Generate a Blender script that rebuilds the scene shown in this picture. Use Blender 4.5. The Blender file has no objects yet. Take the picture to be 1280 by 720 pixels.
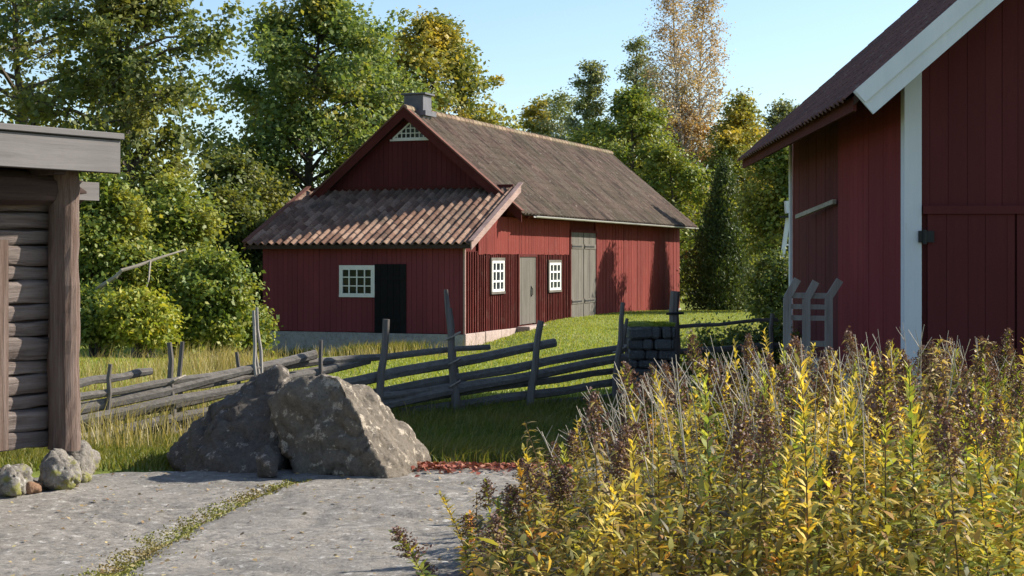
import bpy, bmesh, math, random
import numpy as np
from mathutils import Vector, Matrix, noise

random.seed(7)
rng = np.random.default_rng(7)
SC = bpy.context.scene
COL = SC.collection
R = math.radians

# ------------------------------------------------------------------ camera
F, CX, HY, HC = 1900.0, 640.0, 322.0, 1.6        # focal (px of 1280), principal x, horizon y, eye height
cam = bpy.data.cameras.new("camera")
cam.sensor_width = 36.0
cam.lens = F / 1280.0 * 36.0
cam.shift_y = (HY - 360.0) / 1280.0
cam.clip_start, cam.clip_end = 0.1, 3000
cam_o = bpy.data.objects.new("camera", cam)
cam_o.location = (0, 0, HC)
cam_o.rotation_euler = (R(90), 0, 0)
COL.objects.link(cam_o)
SC.camera = cam_o


def at(px, py, Y):
    return Vector(((px - CX) / F * Y, Y, HC - (py - HY) / F * Y))


class Frame:
    def __init__(s, o, ang):
        s.o = Vector((o[0], o[1], 0)); s.a = ang
        s.ex = Vector((math.cos(ang), math.sin(ang), 0)); s.ey = Vector((-math.sin(ang), math.cos(ang), 0))

    def hit(s, px, py, axis, val):
        """where the sight line through a pixel meets the local plane x=val or y=val"""
        c = Vector((0, 0, HC)); d = Vector(((px - CX) / F, 1, -(py - HY) / F))
        n = s.ex if axis == 'x' else s.ey
        t = (val - (c - s.o).dot(n)) / d.dot(n)
        p = c + d * t - s.o
        return Vector((p.dot(s.ex), p.dot(s.ey), p.z))


# ------------------------------------------------------------------ terrain height
def sst(a, b, x):
    t = min(1.0, max(0.0, (x - a) / (b - a)))
    return t * t * (3 - 2 * t)


def ground(x, y):
    z = -0.05 - 0.42 * sst(11.2, 17.5, y)
    z += 0.09 * sst(44, 52, y) * sst(-1.5, 2, x)
    dip = sst(1.6, -2.2, x) * sst(29, 41, y)
    z -= 0.55 * dip
    z -= 0.2 * sst(-3, -8, x) * sst(33, 43, y)
    z -= 0.22 * sst(54, 64, y) * sst(-1.5, 2, x)
    z += 0.06 * noise.noise(Vector((x * 0.25, y * 0.25, 3.1))) * sst(12.0, 17, y)
    return z


# ------------------------------------------------------------------ mesh helpers
class MB:
    def __init__(s):
        s.v, s.f = [], []

    def add(s, vs, fs):
        n = len(s.v)
        s.v += [tuple(v) for v in vs]
        s.f += [tuple(i + n for i in f) for f in fs]
        return s

    def box(s, x0, x1, y0, y1, z0, z1, M=None):
        vs = [Vector(p) for p in ((x0, y0, z0), (x1, y0, z0), (x1, y1, z0), (x0, y1, z0), (x0, y0, z1), (x1, y0, z1), (x1, y1, z1), (x0, y1, z1))]
        if M is not None:
            vs = [M @ v for v in vs]
        return s.add(vs, [(0, 3, 2, 1), (4, 5, 6, 7), (0, 1, 5, 4), (1, 2, 6, 5), (2, 3, 7, 6), (3, 0, 4, 7)])

    def bar(s, a, b, w, h, up=(0, 0, 1), w2=None, h2=None):
        """a straight bar with a rectangular section"""
        a, b = Vector(a), Vector(b); d = (b - a).normalized(); u = Vector(up)
        sd = d.cross(u).normalized(); u = sd.cross(d)
        w2 = w if w2 is None else w2; h2 = h if h2 is None else h2
        vs = []
        for p, ww, hh in ((a, w, h), (b, w2, h2)):
            vs += [p - sd * ww / 2 - u * hh / 2, p + sd * ww / 2 - u * hh / 2, p + sd * ww / 2 + u * hh / 2, p - sd * ww / 2 + u * hh / 2]
        return s.add(vs, [(3, 2, 1, 0), (4, 5, 6, 7), (0, 1, 5, 4), (1, 2, 6, 5), (2, 3, 7, 6), (3, 0, 4, 7)])

    def tube(s, pts, rad, n=6, squash=1.0, rough=0.0, sq=1.0):
        pts = [Vector(p) for p in pts]; vs = []
        for i, p in enumerate(pts):
            d = (pts[min(i + 1, len(pts) - 1)] - pts[max(i - 1, 0)]).normalized()
            a = d.cross(Vector((0.13, 0.21, 1)) if abs(d.z) < 0.9 else Vector((1, 0.1, 0))).normalized(); b = d.cross(a)
            r = rad[i] if hasattr(rad, '__len__') else rad
            for k in range(n):
                t = 2 * math.pi * k / n
                q = 1 + (random.uniform(-rough, rough) if rough else 0)
                ca, sa_ = math.cos(t), math.sin(t)
                if sq != 1.0: ca, sa_ = math.copysign(abs(ca) ** sq, ca), math.copysign(abs(sa_) ** sq, sa_)
                vs.append(p + (a * ca * squash + b * sa_) * r * q)
        fs = []
        for i in range(len(pts) - 1):
            for k in range(n):
                k2 = (k + 1) % n
                fs.append((i * n + k, i * n + k2, (i + 1) * n + k2, (i + 1) * n + k))
        fs.append(tuple(range(n - 1, -1, -1))); m = (len(pts) - 1) * n
        fs.append(tuple(range(m, m + n)))
        return s.add(vs, fs)

    def prism(s, poly, off):
        """closed polygon (3-D points, one plane) pushed along off"""
        n = len(poly); off = Vector(off)
        vs = [Vector(p) for p in poly] + [Vector(p) + off for p in poly]
        fs = [tuple(range(n))[::-1], tuple(range(n, 2 * n))] + [(i, (i + 1) % n, n + (i + 1) % n, n + i) for i in range(n)]
        return s.add(vs, fs)

    def build(s, name, mat, parent=None, smooth=False, origin=None, bevel=0.0):
        me = bpy.data.meshes.new(name)
        vs = s.v
        if origin is not None:
            o = Vector(origin); vs = [tuple(Vector(v) - o) for v in vs]
        me.from_pydata(vs, [], s.f)
        bm = bmesh.new(); bm.from_mesh(me)
        bmesh.ops.recalc_face_normals(bm, faces=bm.faces)
        if bevel:
            bmesh.ops.bevel(bm, geom=list(bm.edges), offset=bevel, segments=1, affect='EDGES', clamp_overlap=True)
        bm.to_mesh(me); bm.free()
        return link(name, me, mat, parent, smooth)


def link(name, me, mat, parent=None, smooth=False):
    if mat is not None:
        me.materials.append(mat)
    if smooth:
        me.polygons.foreach_set('use_smooth', [True] * len(me.polygons))
    o = bpy.data.objects.new(name, me); COL.objects.link(o)
    if parent is not None:
        o.parent = parent
    return o


def np_mesh(name, V, Fc):
    """V (N,3), Fc (M,k) -> mesh, fast"""
    me = bpy.data.meshes.new(name)
    V = np.ascontiguousarray(V, np.float32); Fc = np.ascontiguousarray(Fc, np.int32)
    k = Fc.shape[1]
    me.vertices.add(len(V)); me.vertices.foreach_set('co', V.ravel())
    me.loops.add(Fc.size); me.loops.foreach_set('vertex_index', Fc.ravel())
    me.polygons.add(len(Fc)); me.polygons.foreach_set('loop_start', np.arange(0, Fc.size, k, dtype=np.int32))
    me.update(calc_edges=True)
    return me


def tag(o, label=None, cat=None, group=None, kind=None):
    if label: o['label'] = label
    if cat: o['category'] = cat
    if group: o['group'] = group
    if kind: o['kind'] = kind
    return o


def empty(name, loc, rz=0.0):
    o = bpy.data.objects.new(name, None); COL.objects.link(o)
    o.empty_display_size = 0.2
    o.location = loc; o.rotation_euler = (0, 0, rz)
    return o


# ------------------------------------------------------------------ materials
class NT:
    def __init__(s, name):
        s.m = bpy.data.materials.new(name); s.m.use_nodes = True
        s.t = s.m.node_tree; s.t.nodes.clear()
        s.out = s.t.nodes.new('ShaderNodeOutputMaterial')

    def n(s, typ, **kw):
        nd = s.t.nodes.new(typ)
        for k, v in kw.items():
            if k.startswith('i_'):
                key = k[2:]
                nd.inputs[int(key) if key.isdigit() else key.replace('_', ' ')].default_value = v
            else:
                setattr(nd, k, v)
        return nd

    def l(s, a, b):
        s.t.links.new(a, b)

    def coords(s, scale=(1, 1, 1), kind='Object'):
        tc = s.n('ShaderNodeTexCoord'); mp = s.n('ShaderNodeMapping'); mp.inputs['Scale'].default_value = scale
        s.l(tc.outputs[kind], mp.inputs[0])
        return mp.outputs[0]

    def noise(s, vec, scale, detail=5, rough=0.6, dist=0.0):
        n = s.n('ShaderNodeTexNoise'); n.inputs['Scale'].default_value = scale; n.inputs['Detail'].default_value = detail
        n.inputs['Roughness'].default_value = rough; n.inputs['Distortion'].default_value = dist
        s.l(vec, n.inputs['Vector'])
        return n.outputs[0]

    def ramp(s, fac, stops, interp='LINEAR'):
        r = s.n('ShaderNodeValToRGB'); r.color_ramp.interpolation = interp
        e = r.color_ramp.elements
        while len(e) < len(stops):
            e.new(0.5)
        for i, (p, c) in enumerate(stops):
            e[i].position = p
            e[i].color = (c if hasattr(c, '__len__') else (c, c, c)) + ((1,) if not hasattr(c, '__len__') or len(c) == 3 else ())
        s.l(fac, r.inputs[0])
        return r.outputs[0]

    def mix(s, fac, a, b, mode='MIX'):
        m = s.n('ShaderNodeMix', data_type='RGBA', blend_type=mode)
        for sock, v in ((m.inputs[0], fac), (m.inputs[6], a), (m.inputs[7], b)):
            if hasattr(v, 'is_output') or hasattr(v, 'links'):
                s.l(v, sock)
            else:
                sock.default_value = v if not hasattr(v, '__len__') else tuple(v) + ((1,) if len(v) == 3 else ())
        return m.outputs[2]

    def math(s, op, a, b=0.5):
        m = s.n('ShaderNodeMath', operation=op)
        for sock, v in ((m.inputs[0], a), (m.inputs[1], b)):
            if hasattr(v, 'links'):
                s.l(v, sock)
            else:
                sock.default_value = v
        return m.outputs[0]

    def island(s):
        return s.n('ShaderNodeNewGeometry').outputs['Random Per Island']

    def finish(s, color, rough=0.85, height=None, bump=0.4, dist=0.02, spec=0.3, transl=0.0, metal=0.0):
        p = s.n('ShaderNodeBsdfPrincipled')
        if hasattr(color, 'links'):
            s.l(color, p.inputs['Base Color'])
        else:
            p.inputs['Base Color'].default_value = tuple(color) + (1,)
        if hasattr(rough, 'links'):
            s.l(rough, p.inputs['Roughness'])
        else:
            p.inputs['Roughness'].default_value = rough
        p.inputs['Specular IOR Level'].default_value = spec
        p.inputs['Metallic'].default_value = metal
        if height is not None:
            b = s.n('ShaderNodeBump'); b.inputs['Strength'].default_value = bump; b.inputs['Distance'].default_value = dist
            s.l(height, b.inputs['Height']); s.l(b.outputs[0], p.inputs['Normal'])
        sh = p.outputs[0]
        if transl:
            t = s.n('ShaderNodeBsdfTranslucent')
            c2 = s.mix(1.0, color, (1.25, 1.15, 0.5), 'MULTIPLY')
            s.l(c2, t.inputs[0])
            mx = s.n('ShaderNodeMixShader'); mx.inputs[0].default_value = transl
            s.l(sh, mx.inputs[1]); s.l(t.outputs[0], mx.inputs[2]); sh = mx.outputs[0]
        s.l(sh, s.out.inputs[0])
        return s.m


def m_paint(name, a, b, worn, axis='z', wear=0.62):
    """old painted boards: tone per board, streaks along the grain, worn grey patches"""
    t = NT(name)
    sc = {'z': (1, 1, 0.06), 'y': (1, 0.06, 1), 'x': (0.06, 1, 1)}[axis]
    v = t.coords(sc); v2 = t.coords((1, 1, 0.35) if axis == 'z' else (1, 1, 1))
    st = t.noise(v, 14, 6, 0.7)
    big = t.noise(v2, 0.9, 4, 0.6)
    c = t.mix(t.ramp(st, [(0.3, 0.0), (0.7, 1.0)]), a, b)
    c = t.mix(t.ramp(big, [(0.3, 0.0), (0.75, 0.7)]), c, tuple(x * 0.62 for x in a))
    c = t.mix(t.math('MULTIPLY', t.island(), 0.45), c, tuple(x * 0.7 for x in a))
    fl = t.noise(t.coords((3, 3, 0.25) if axis == 'z' else (3, 0.25, 0.25)), 9, 8, 0.75)
    c = t.mix(t.ramp(fl, [(wear, 0.0), (wear + 0.07, 0.75)]), c, worn)
    return t.finish(c, 0.9, st, 0.35, 0.01, 0.15)


def m_wood(name, a, b, c3, axis='z', scale=1.0, bump=0.8):
    t = NT(name)
    sc = {'z': (1, 1, 0.05), 'y': (1, 0.05, 1), 'x': (0.05, 1, 1)}[axis]
    v = t.coords(sc)
    st = t.noise(v, 30 * scale, 7, 0.75, 0.4)
    big = t.noise(t.coords((1, 1, 0.3)), 3 * scale, 5, 0.6)
    c = t.ramp(st, [(0.28, c3), (0.45, a), (0.68, b)])
    c = t.mix(t.ramp(big, [(0.35, 0.0), (0.7, 0.6)]), c, tuple(x * 0.6 for x in a))
    c = t.mix(t.math('MULTIPLY', t.island(), 0.35), c, tuple(x * 0.6 for x in a))
    return t.finish(c, 0.9, st, bump, 0.012, 0.12)


def m_leaf(name, stops, patch=None, pscale=0.35, transl=0.35, per_object=False, plo=0.5, phi=0.66):
    t = NT(name)
    c = t.ramp(t.island(), stops)
    if patch is not None:
        nz = t.noise(t.coords(), pscale, 3, 0.6)
        c = t.mix(t.ramp(nz, [(plo, 0.0), (phi, 0.85)]), c, patch)
    if per_object:
        oi = t.n('ShaderNodeObjectInfo')
        c = t.mix(1.0, c, t.ramp(oi.outputs['Random'], [(0.0, (0.7, 0.72, 0.7)), (0.5, (1, 1, 1)), (1.0, (1.25, 1.12, 0.95))]), 'MULTIPLY')
    return t.finish(c, 0.55, None, spec=0.35, transl=transl)


def m_stone(name, dark, mid, pale, moss=None, s=1.0, lich=0.6):
    t = NT(name)
    v = t.coords()
    n1 = t.noise(v, 3.2 * s, 8, 0.68); n2 = t.noise(v, 16 * s, 8, 0.75); n3 = t.noise(v, 60 * s, 4, 0.7)
    c = t.ramp(n1, [(0.3, dark), (0.62, mid)])
    c = t.mix(t.ramp(n2, [(0.4, 0.0), (0.62, 0.6)]), c, tuple(x * 1.35 for x in mid))
    c = t.mix(t.ramp(n3, [(0.55, 0.0), (0.68, 0.75)]), c, tuple(x * 0.5 for x in dark))
    li = t.math('MULTIPLY', t.ramp(t.noise(v, 7.5 * s, 6, 0.72), [(lich, 0.0), (lich + 0.05, 1.0)]), t.ramp(n3, [(0.35, 0.3), (0.5, 1.0)]))
    c = t.mix(li, c, pale)
    if moss is not None:
        c = t.mix(t.ramp(t.noise(v, 2.6 * s, 6, 0.7), [(0.53, 0.0), (0.6, 0.9)]), c, moss)
    h = t.math('ADD', t.math('MULTIPLY', n2, 0.7), t.math('MULTIPLY', n3, 0.4))
    return t.finish(c, 0.92, h, 0.9, 0.03, 0.2)


def m_tile(name, stops, moss, mlo, mhi, streak=None):
    t = NT(name)
    c = t.ramp(t.island(), stops)
    v = t.coords()
    n1 = t.noise(v, 0.7, 6, 0.65); n2 = t.noise(v, 24, 5, 0.7)
    c = t.mix(t.ramp(n1, [(mlo, 0.0), (mhi, 0.85)]), c, moss)
    if streak is not None:
        ns = t.noise(t.coords((0.45, 7, 0.45)), 1.3, 5, 0.7)
        c = t.mix(t.ramp(ns, [(0.48, 0.0), (0.62, 0.7)]), c, streak)
        c = t.mix(t.ramp(ns, [(0.36, 0.75), (0.46, 0.0)]), c, (0.035, 0.03, 0.025))
    c = t.mix(t.ramp(n2, [(0.3, 0.55), (0.6, 0.0)]), c, (0.02, 0.017, 0.014))
    c = t.mix(t.ramp(t.noise(v, 5, 7, 0.75), [(0.60, 0.0), (0.66, 0.6)]), c, (0.30, 0.28, 0.22))
    return t.finish(c, 0.9, n2, 0.5, 0.01, 0.15)


def m_plain(name, c, rough=0.6, var=0.25, scale=6, spec=0.3, metal=0.0):
    t = NT(name)
    n = t.noise(t.coords(), scale, 6, 0.65)
    col = t.mix(t.ramp(n, [(0.3, 0.0), (0.75, 1.0)]), tuple(x * (1 - var) for x in c), c)
    return t.finish(col, rough, n, 0.15, 0.005, spec, metal=metal)


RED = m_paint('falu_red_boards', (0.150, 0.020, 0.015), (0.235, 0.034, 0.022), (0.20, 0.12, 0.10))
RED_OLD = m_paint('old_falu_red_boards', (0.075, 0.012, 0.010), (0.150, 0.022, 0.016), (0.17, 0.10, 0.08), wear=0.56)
RED_FRESH = m_paint('upper_red_boards', (0.167, 0.031, 0.024), (0.230, 0.042, 0.032), (0.243, 0.126, 0.108), wear=0.58)
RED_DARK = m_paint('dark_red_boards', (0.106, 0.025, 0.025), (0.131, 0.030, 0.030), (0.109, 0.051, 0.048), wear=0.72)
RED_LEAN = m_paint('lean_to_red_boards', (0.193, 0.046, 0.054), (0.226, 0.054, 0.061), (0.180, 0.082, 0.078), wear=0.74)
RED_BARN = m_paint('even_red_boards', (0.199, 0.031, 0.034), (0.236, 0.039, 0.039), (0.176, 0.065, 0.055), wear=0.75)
BARGE = m_wood('brown_red_bargeboard', (0.17, 0.075, 0.055), (0.23, 0.11, 0.085), (0.09, 0.035, 0.03), 'y', 0.6, 0.4)
BARGE_DK = m_paint('dark_bargeboard', (0.085, 0.020, 0.016), (0.12, 0.03, 0.024), (0.12, 0.07, 0.06), 'x')
TRIM_SUNLIT = m_wood('sunlit_tone_board', (0.34, 0.23, 0.20), (0.46, 0.34, 0.30), (0.18, 0.10, 0.09), 'y', 0.6, 0.4)  # trim tone with the sunlight already mixed into the colour
GREYDOOR = m_wood('grey_door_boards', (0.15, 0.135, 0.115), (0.22, 0.20, 0.17), (0.07, 0.06, 0.05), 'z', 0.7, 0.5)
BLACKDOOR = m_paint('black_boards', (0.012, 0.011, 0.012), (0.020, 0.018, 0.018), (0.03, 0.027, 0.025))
WHITE = m_plain('white_paint', (0.78, 0.77, 0.74), 0.55, 0.12, 9)
WHITE_TRIM = m_paint('barn_white_paint', (0.70, 0.72, 0.75), (0.78, 0.79, 0.81), (0.42, 0.40, 0.38), wear=0.63)
GUTTER = m_plain('pale_metal', (0.42, 0.40, 0.36), 0.5, 0.3, 8, 0.4)
CHIM = m_plain('zinc_sheet', (0.140, 0.133, 0.147), 0.5, 0.35, 4, 0.4, 0.3)
IRON = m_plain('black_iron', (0.02, 0.02, 0.02), 0.6, 0.3, 20)
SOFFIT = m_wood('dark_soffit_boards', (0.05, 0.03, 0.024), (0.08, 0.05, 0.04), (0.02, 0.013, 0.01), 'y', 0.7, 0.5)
GLASS = NT('dark_window_glass').finish((0.015, 0.018, 0.022), 0.08, spec=0.6)
PLINTH = m_stone('grey_plinth', (0.22, 0.21, 0.20), (0.34, 0.33, 0.32), (0.45, 0.44, 0.42), None, 0.8, 0.7)
PLINTH_RED = m_stone('pink_plinth', (0.28, 0.21, 0.18), (0.42, 0.33, 0.29), (0.5, 0.44, 0.4), None, 0.8, 0.66)
TILE_OLD = m_tile('mossy_pantiles', [(0.0, (0.085, 0.056, 0.045)), (0.5, (0.13, 0.082, 0.064)), (0.85, (0.165, 0.108, 0.084)), (1.0, (0.20, 0.135, 0.105))], (0.088, 0.075, 0.048), 0.42, 0.64, (0.185, 0.145, 0.11))
TILE_RED = m_tile('lean_to_pantiles', [(0.0, (0.14, 0.075, 0.052)), (0.5, (0.24, 0.138, 0.095)), (1.0, (0.37, 0.24, 0.17))], (0.115, 0.088, 0.066), 0.46, 0.66)
TILE_BARN = m_tile('brown_pantiles', [(0.0, (0.14, 0.062, 0.05)), (1.0, (0.20, 0.092, 0.07))], (0.11, 0.065, 0.055), 0.5, 0.7)
LOG = m_wood('weathered_logs', (0.176, 0.138, 0.119), (0.333, 0.281, 0.254), (0.022, 0.016, 0.015), 'y', 0.5, 2.0)
LOGPOST = m_wood('weathered_post', (0.171, 0.115, 0.090), (0.297, 0.236, 0.206), (0.031, 0.022, 0.019), 'z', 0.55, 2.0)
GREYBOARD = m_wood('silver_grey_board', (0.20, 0.185, 0.18), (0.27, 0.25, 0.24), (0.09, 0.08, 0.075), 'y', 0.35, 0.35)
DARKWOOD = m_wood('dark_roof_timber', (0.06, 0.04, 0.034), (0.10, 0.07, 0.06), (0.02, 0.013, 0.012), 'y', 0.7, 0.6)
FENCE = m_wood('grey_fence_wood', (0.17, 0.155, 0.14), (0.27, 0.25, 0.225), (0.06, 0.052, 0.045), 'x', 0.7, 0.8)
FENCEP = m_wood('grey_fence_posts', (0.17, 0.15, 0.135), (0.28, 0.25, 0.225), (0.06, 0.052, 0.045), 'z', 0.7, 0.8)
PALEPOST = m_wood('pale_sticks', (0.38, 0.35, 0.31), (0.52, 0.49, 0.44), (0.2, 0.18, 0.16), 'z', 0.7, 0.6)
BARK = m_wood('grey_bark', (0.09, 0.075, 0.06), (0.15, 0.13, 0.105), (0.04, 0.032, 0.025), 'z', 0.35, 1.0)
PALEBARK = m_wood('pale_dead_branch', (0.36, 0.31, 0.25), (0.5, 0.45, 0.38), (0.16, 0.13, 0.1), 'x', 0.4, 0.6)


def birch_bark():
    t = NT('birch_bark')
    n = t.noise(t.coords((1, 1, 3.5)), 3.0, 5, 0.7)
    c = t.ramp(n, [(0.40, (0.05, 0.045, 0.04)), (0.5, (0.42, 0.38, 0.33)), (0.7, (0.58, 0.54, 0.48))])
    return t.finish(c, 0.8, n, 0.3, 0.01)


BIRCH = birch_bark()


# ------------------------------------------------------------------ sky and sun
SUN_AZ = R(18.5)      # from +X towards +Y: the sun stands to the right, a little beyond the scene
SUN_EL = R(33.0)
world = bpy.data.worlds.new("World"); SC.world = world; world.use_nodes = True
wt = world.node_tree
sky = wt.nodes.new('ShaderNodeTexSky'); sky.sky_type = 'NISHITA'; sky.sun_disc = False
sky.sun_elevation = SUN_EL; sky.sun_rotation = R(90) - SUN_AZ
sky.altitude = 100; sky.air_density = 1.0; sky.dust_density = 0.6; sky.ozone_density = 2.6
wt.links.new(sky.outputs[0], wt.nodes['Background'].inputs[0])
wt.nodes['Background'].inputs[1].default_value = 0.10
sl = bpy.data.lights.new('sun', 'SUN'); sl.energy = 4.6; sl.angle = R(0.55); sl.color = (1.0, 0.93, 0.82)
so = bpy.data.objects.new('sun', sl); COL.objects.link(so)
sd = Vector((math.cos(SUN_EL) * math.cos(SUN_AZ), math.cos(SUN_EL) * math.sin(SUN_AZ), math.sin(SUN_EL)))
so.rotation_euler = sd.to_track_quat('Z', 'Y').to_euler(); so.location = (30, 10, 30)
SC.view_settings.view_transform = 'Standard'; SC.view_settings.look = 'None'
SC.view_settings.exposure = 1.0; SC.view_settings.gamma = 1.0; SC.view_settings.use_curve_mapping = False


# ------------------------------------------------------------------ ground sheet
def ground_mat():
    t = NT('meadow_ground')
    v = t.coords()
    n1 = t.noise(v, 0.35, 6, 0.65); n2 = t.noise(v, 6, 6, 0.75)
    c = t.ramp(n1, [(0.3, (0.15, 0.185, 0.035)), (0.55, (0.22, 0.255, 0.05)), (0.75, (0.29, 0.27, 0.08))])
    c = t.mix(t.ramp(n2, [(0.35, 0.55), (0.6, 0.0)]), c, (0.09, 0.105, 0.025))
    return t.finish(c, 0.95, n2, 0.8, 0.06, 0.1)


def axis_pts(spans):
    out = []
    for a, b, st in spans:
        k = max(1, int(round((b - a) / st))); out += [a + (b - a) * i / k for i in range(k)]
    return out + [spans[-1][1]]


xs = axis_pts([(-900, -60, 60), (-60, -16, 4), (-16, 14, 0.35), (14, 60, 4), (60, 900, 60)])
ys = axis_pts([(-60, 0, 10), (0, 70, 0.4), (70, 140, 5), (140, 1500, 90)])
nx, ny = len(xs), len(ys)
V = np.array([(x, y, ground(x, y) if -20 < x < 20 and y < 80 else ground(max(-20, min(20, x)), min(80, y))) for y in ys for x in xs])
ii, jj = np.meshgrid(np.arange(nx - 1), np.arange(ny - 1)); a = (jj * nx + ii).ravel()
g = link('ground', np_mesh('ground', V, np.stack([a, a + 1, a + nx + 1, a + nx], 1)), ground_mat(), smooth=True)
tag(g, kind='structure')


# ------------------------------------------------------------------ rock slab in front
CRACK = [at(120, 745, 7.1), at(140, 716, 7.7), at(165, 693, 8.15), at(205, 668, 8.75), at(255, 643, 9.45), at(305, 623, 10.1), at(345, 609, 10.55), at(375, 603, 10.8)]
CRACK = [Vector((p.x, p.y, 0)) for p in CRACK]


def crack_dist(x, y):
    p = Vector((x, y, 0)); best = 9; tt = 0
    for i in range(len(CRACK) - 1):
        a, b = CRACK[i], CRACK[i + 1]; d = b - a
        t = max(0, min(1, (p - a).dot(d) / d.dot(d))); q = (p - a - d * t).length
        if q < best: best, tt = q, (i + t) / (len(CRACK) - 1)
    return best, tt


def slab_z(x, y):
    edge = 12.0 + 0.35 * noise.noise(Vector((x * 0.8, 1.3, 0.2))) - 0.5 * sst(-0.9, 0.4, x) * 0.2 + 0.5 * sst(-2.5, -4, x) * -1.2
    z = 0.035 * noise.noise(Vector((x * 0.5, y * 0.5, 5))) + 0.014 * noise.noise(Vector((x * 2.2, y * 2.2, 1)))
    z += 0.009 * noise.noise(Vector((x * 6, y * 8, 2))) + 0.003 * noise.noise(Vector((x * 24, y * 24, 7)))
    ridge = abs(noise.noise(Vector((x * 0.7 + y * 0.5, y * 0.9 - x * 0.3, 11))))
    z -= 0.02 * max(0, 1 - ridge * 18)
    d, _ = crack_dist(x, y)
    z -= 0.035 * math.exp(-(d / 0.07) ** 2)
    z -= 0.7 * sst(edge - 0.55, edge + 0.25, y) + 0.7 * sst(1.0, 1.8, x - 0.02 * y)
    return z


def slab_mat():
    t = NT('granite_slab')
    v = t.coords()
    n1 = t.noise(v, 1.1, 7, 0.65); n2 = t.noise(v, 13, 8, 0.75); n3 = t.noise(v, 55, 5, 0.75)
    c = t.ramp(n1, [(0.28, (0.175, 0.160, 0.140)), (0.5, (0.245, 0.225, 0.197)), (0.72, (0.305, 0.278, 0.245))])
    c = t.mix(t.ramp(n2, [(0.40, 0.8), (0.50, 0.0)]), c, (0.13, 0.12, 0.108))
    c = t.mix(t.ramp(n2, [(0.57, 0.0), (0.63, 0.85)]), c, (0.50, 0.48, 0.44))
    c = t.mix(t.ramp(n3, [(0.36, 0.75), (0.46, 0.0)]), c, (0.06, 0.056, 0.05))
    c = t.mix(t.ramp(t.noise(v, 3.5, 8, 0.75), [(0.56, 0.0), (0.66, 0.6)]), c, (0.19, 0.165, 0.12))
    c = t.mix(t.ramp(t.noise(v, 0.55, 5, 0.7, 0.6), [(0.5, 0.0), (0.62, 0.45)]), c, (0.15, 0.14, 0.125))
    c = t.mix(t.ramp(t.noise(v, 22, 3, 0.6), [(0.65, 0.0), (0.69, 0.5)]), c, (0.46, 0.44, 0.40))
    c = t.mix(t.ramp(t.noise(v, 30, 3, 0.6), [(0.29, 0.6), (0.34, 0.0)]), c, (0.07, 0.042, 0.038))
    h = t.math('ADD', t.math('MULTIPLY', n2, 1.0), t.math('MULTIPLY', n3, 0.5))
    return t.finish(c, 0.9, h, 0.7, 0.015, 0.2)


xs = np.arange(-6.2, 2.0, 0.045); ys = np.arange(2.0, 12.7, 0.045); nx, ny = len(xs), len(ys)
V = np.array([(x, y, slab_z(x, y)) for y in ys for x in xs])
ii, jj = np.meshgrid(np.arange(nx - 1), np.arange(ny - 1)); a = (jj * nx + ii).ravel()
tag(link('rock_ground', np_mesh('rock_ground', V, np.stack([a, a + 1, a + nx + 1, a + nx], 1)), slab_mat(), smooth=True), kind='structure')


# ------------------------------------------------------------------ grass
def blades(pos, h, w, lean, seedv=0, bend=0.5):
    """pos (N,3); arrays h, w, lean -> verts, tris: each blade two quads-worth of triangles, one island"""
    n = len(pos); r = np.random.default_rng(seedv)
    az = r.uniform(0, 2 * np.pi, n); fz = r.uniform(0, 2 * np.pi, n)
    dx, dy = np.cos(az) * lean, np.sin(az) * lean
    sx, sy = np.cos(fz) * w / 2, np.sin(fz) * w / 2
    z0 = np.zeros(n)
    P0 = pos - np.stack([sx, sy, z0], 1); P1 = pos + np.stack([sx, sy, z0], 1)
    mid = pos + np.stack([dx * h * 0.35, dy * h * 0.35, h * 0.6], 1)
    P2 = mid + np.stack([sx, sy, z0], 1) * 0.75; P3 = mid - np.stack([sx, sy, z0], 1) * 0.75
    P4 = pos + np.stack([dx * h, dy * h, h * (1 - bend * lean * 0.5)], 1)
    V = np.stack([P0, P1, P2, P3, P4], 1).reshape(-1, 3)
    b = np.arange(n)[:, None] * 5
    T = np.concatenate([b + [0, 1, 2], b + [0, 2, 3], b + [3, 2, 4]], 0)
    return V, T


def gz(P):
    return np.array([ground(x, y) for x, y in P])


GRASS_LAWN = m_leaf('lawn_grass', [(0.0, (0.182, 0.238, 0.035)), (0.6, (0.280, 0.329, 0.049)), (1.0, (0.406, 0.392, 0.098))], (0.378, 0.350, 0.098), 0.3, 0.35, plo=0.55, phi=0.75)
GRASS_TALL = m_leaf('tall_grass', [(0.0, (0.071, 0.103, 0.018)), (0.6, (0.135, 0.158, 0.028)), (1.0, (0.269, 0.238, 0.087))], (0.238, 0.198, 0.063), 0.5, 0.35, plo=0.5, phi=0.7)
GRASS_DRY = m_leaf('dry_grass', [(0.0, (0.22, 0.19, 0.06)), (0.6, (0.38, 0.31, 0.13)), (1.0, (0.50, 0.42, 0.24))], None, transl=0.3)
MOSS_M = m_leaf('crack_moss', [(0.0, (0.14, 0.16, 0.025)), (0.6, (0.24, 0.24, 0.045)), (1.0, (0.33, 0.29, 0.08))], (0.24, 0.17, 0.07), 1.6, 0.15, plo=0.5, phi=0.62)
LITTER = m_leaf('fallen_leaves', [(0.0, (0.16, 0.04, 0.025)), (0.6, (0.30, 0.085, 0.05)), (1.0, (0.40, 0.19, 0.10))], None, transl=0.1)


def in_buildings(x, y):
    # main barn
    dx, dy = x + 1.326, y - 42; c, s_ = math.cos(BA), math.sin(BA)
    lx, ly = dx * c + dy * s_, -dx * s_ + dy * c
    if -6.5 < lx < 0.1 and -0.1 < ly < 23.9: return True
    return False


BA = -math.atan2(721, 1900)


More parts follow.
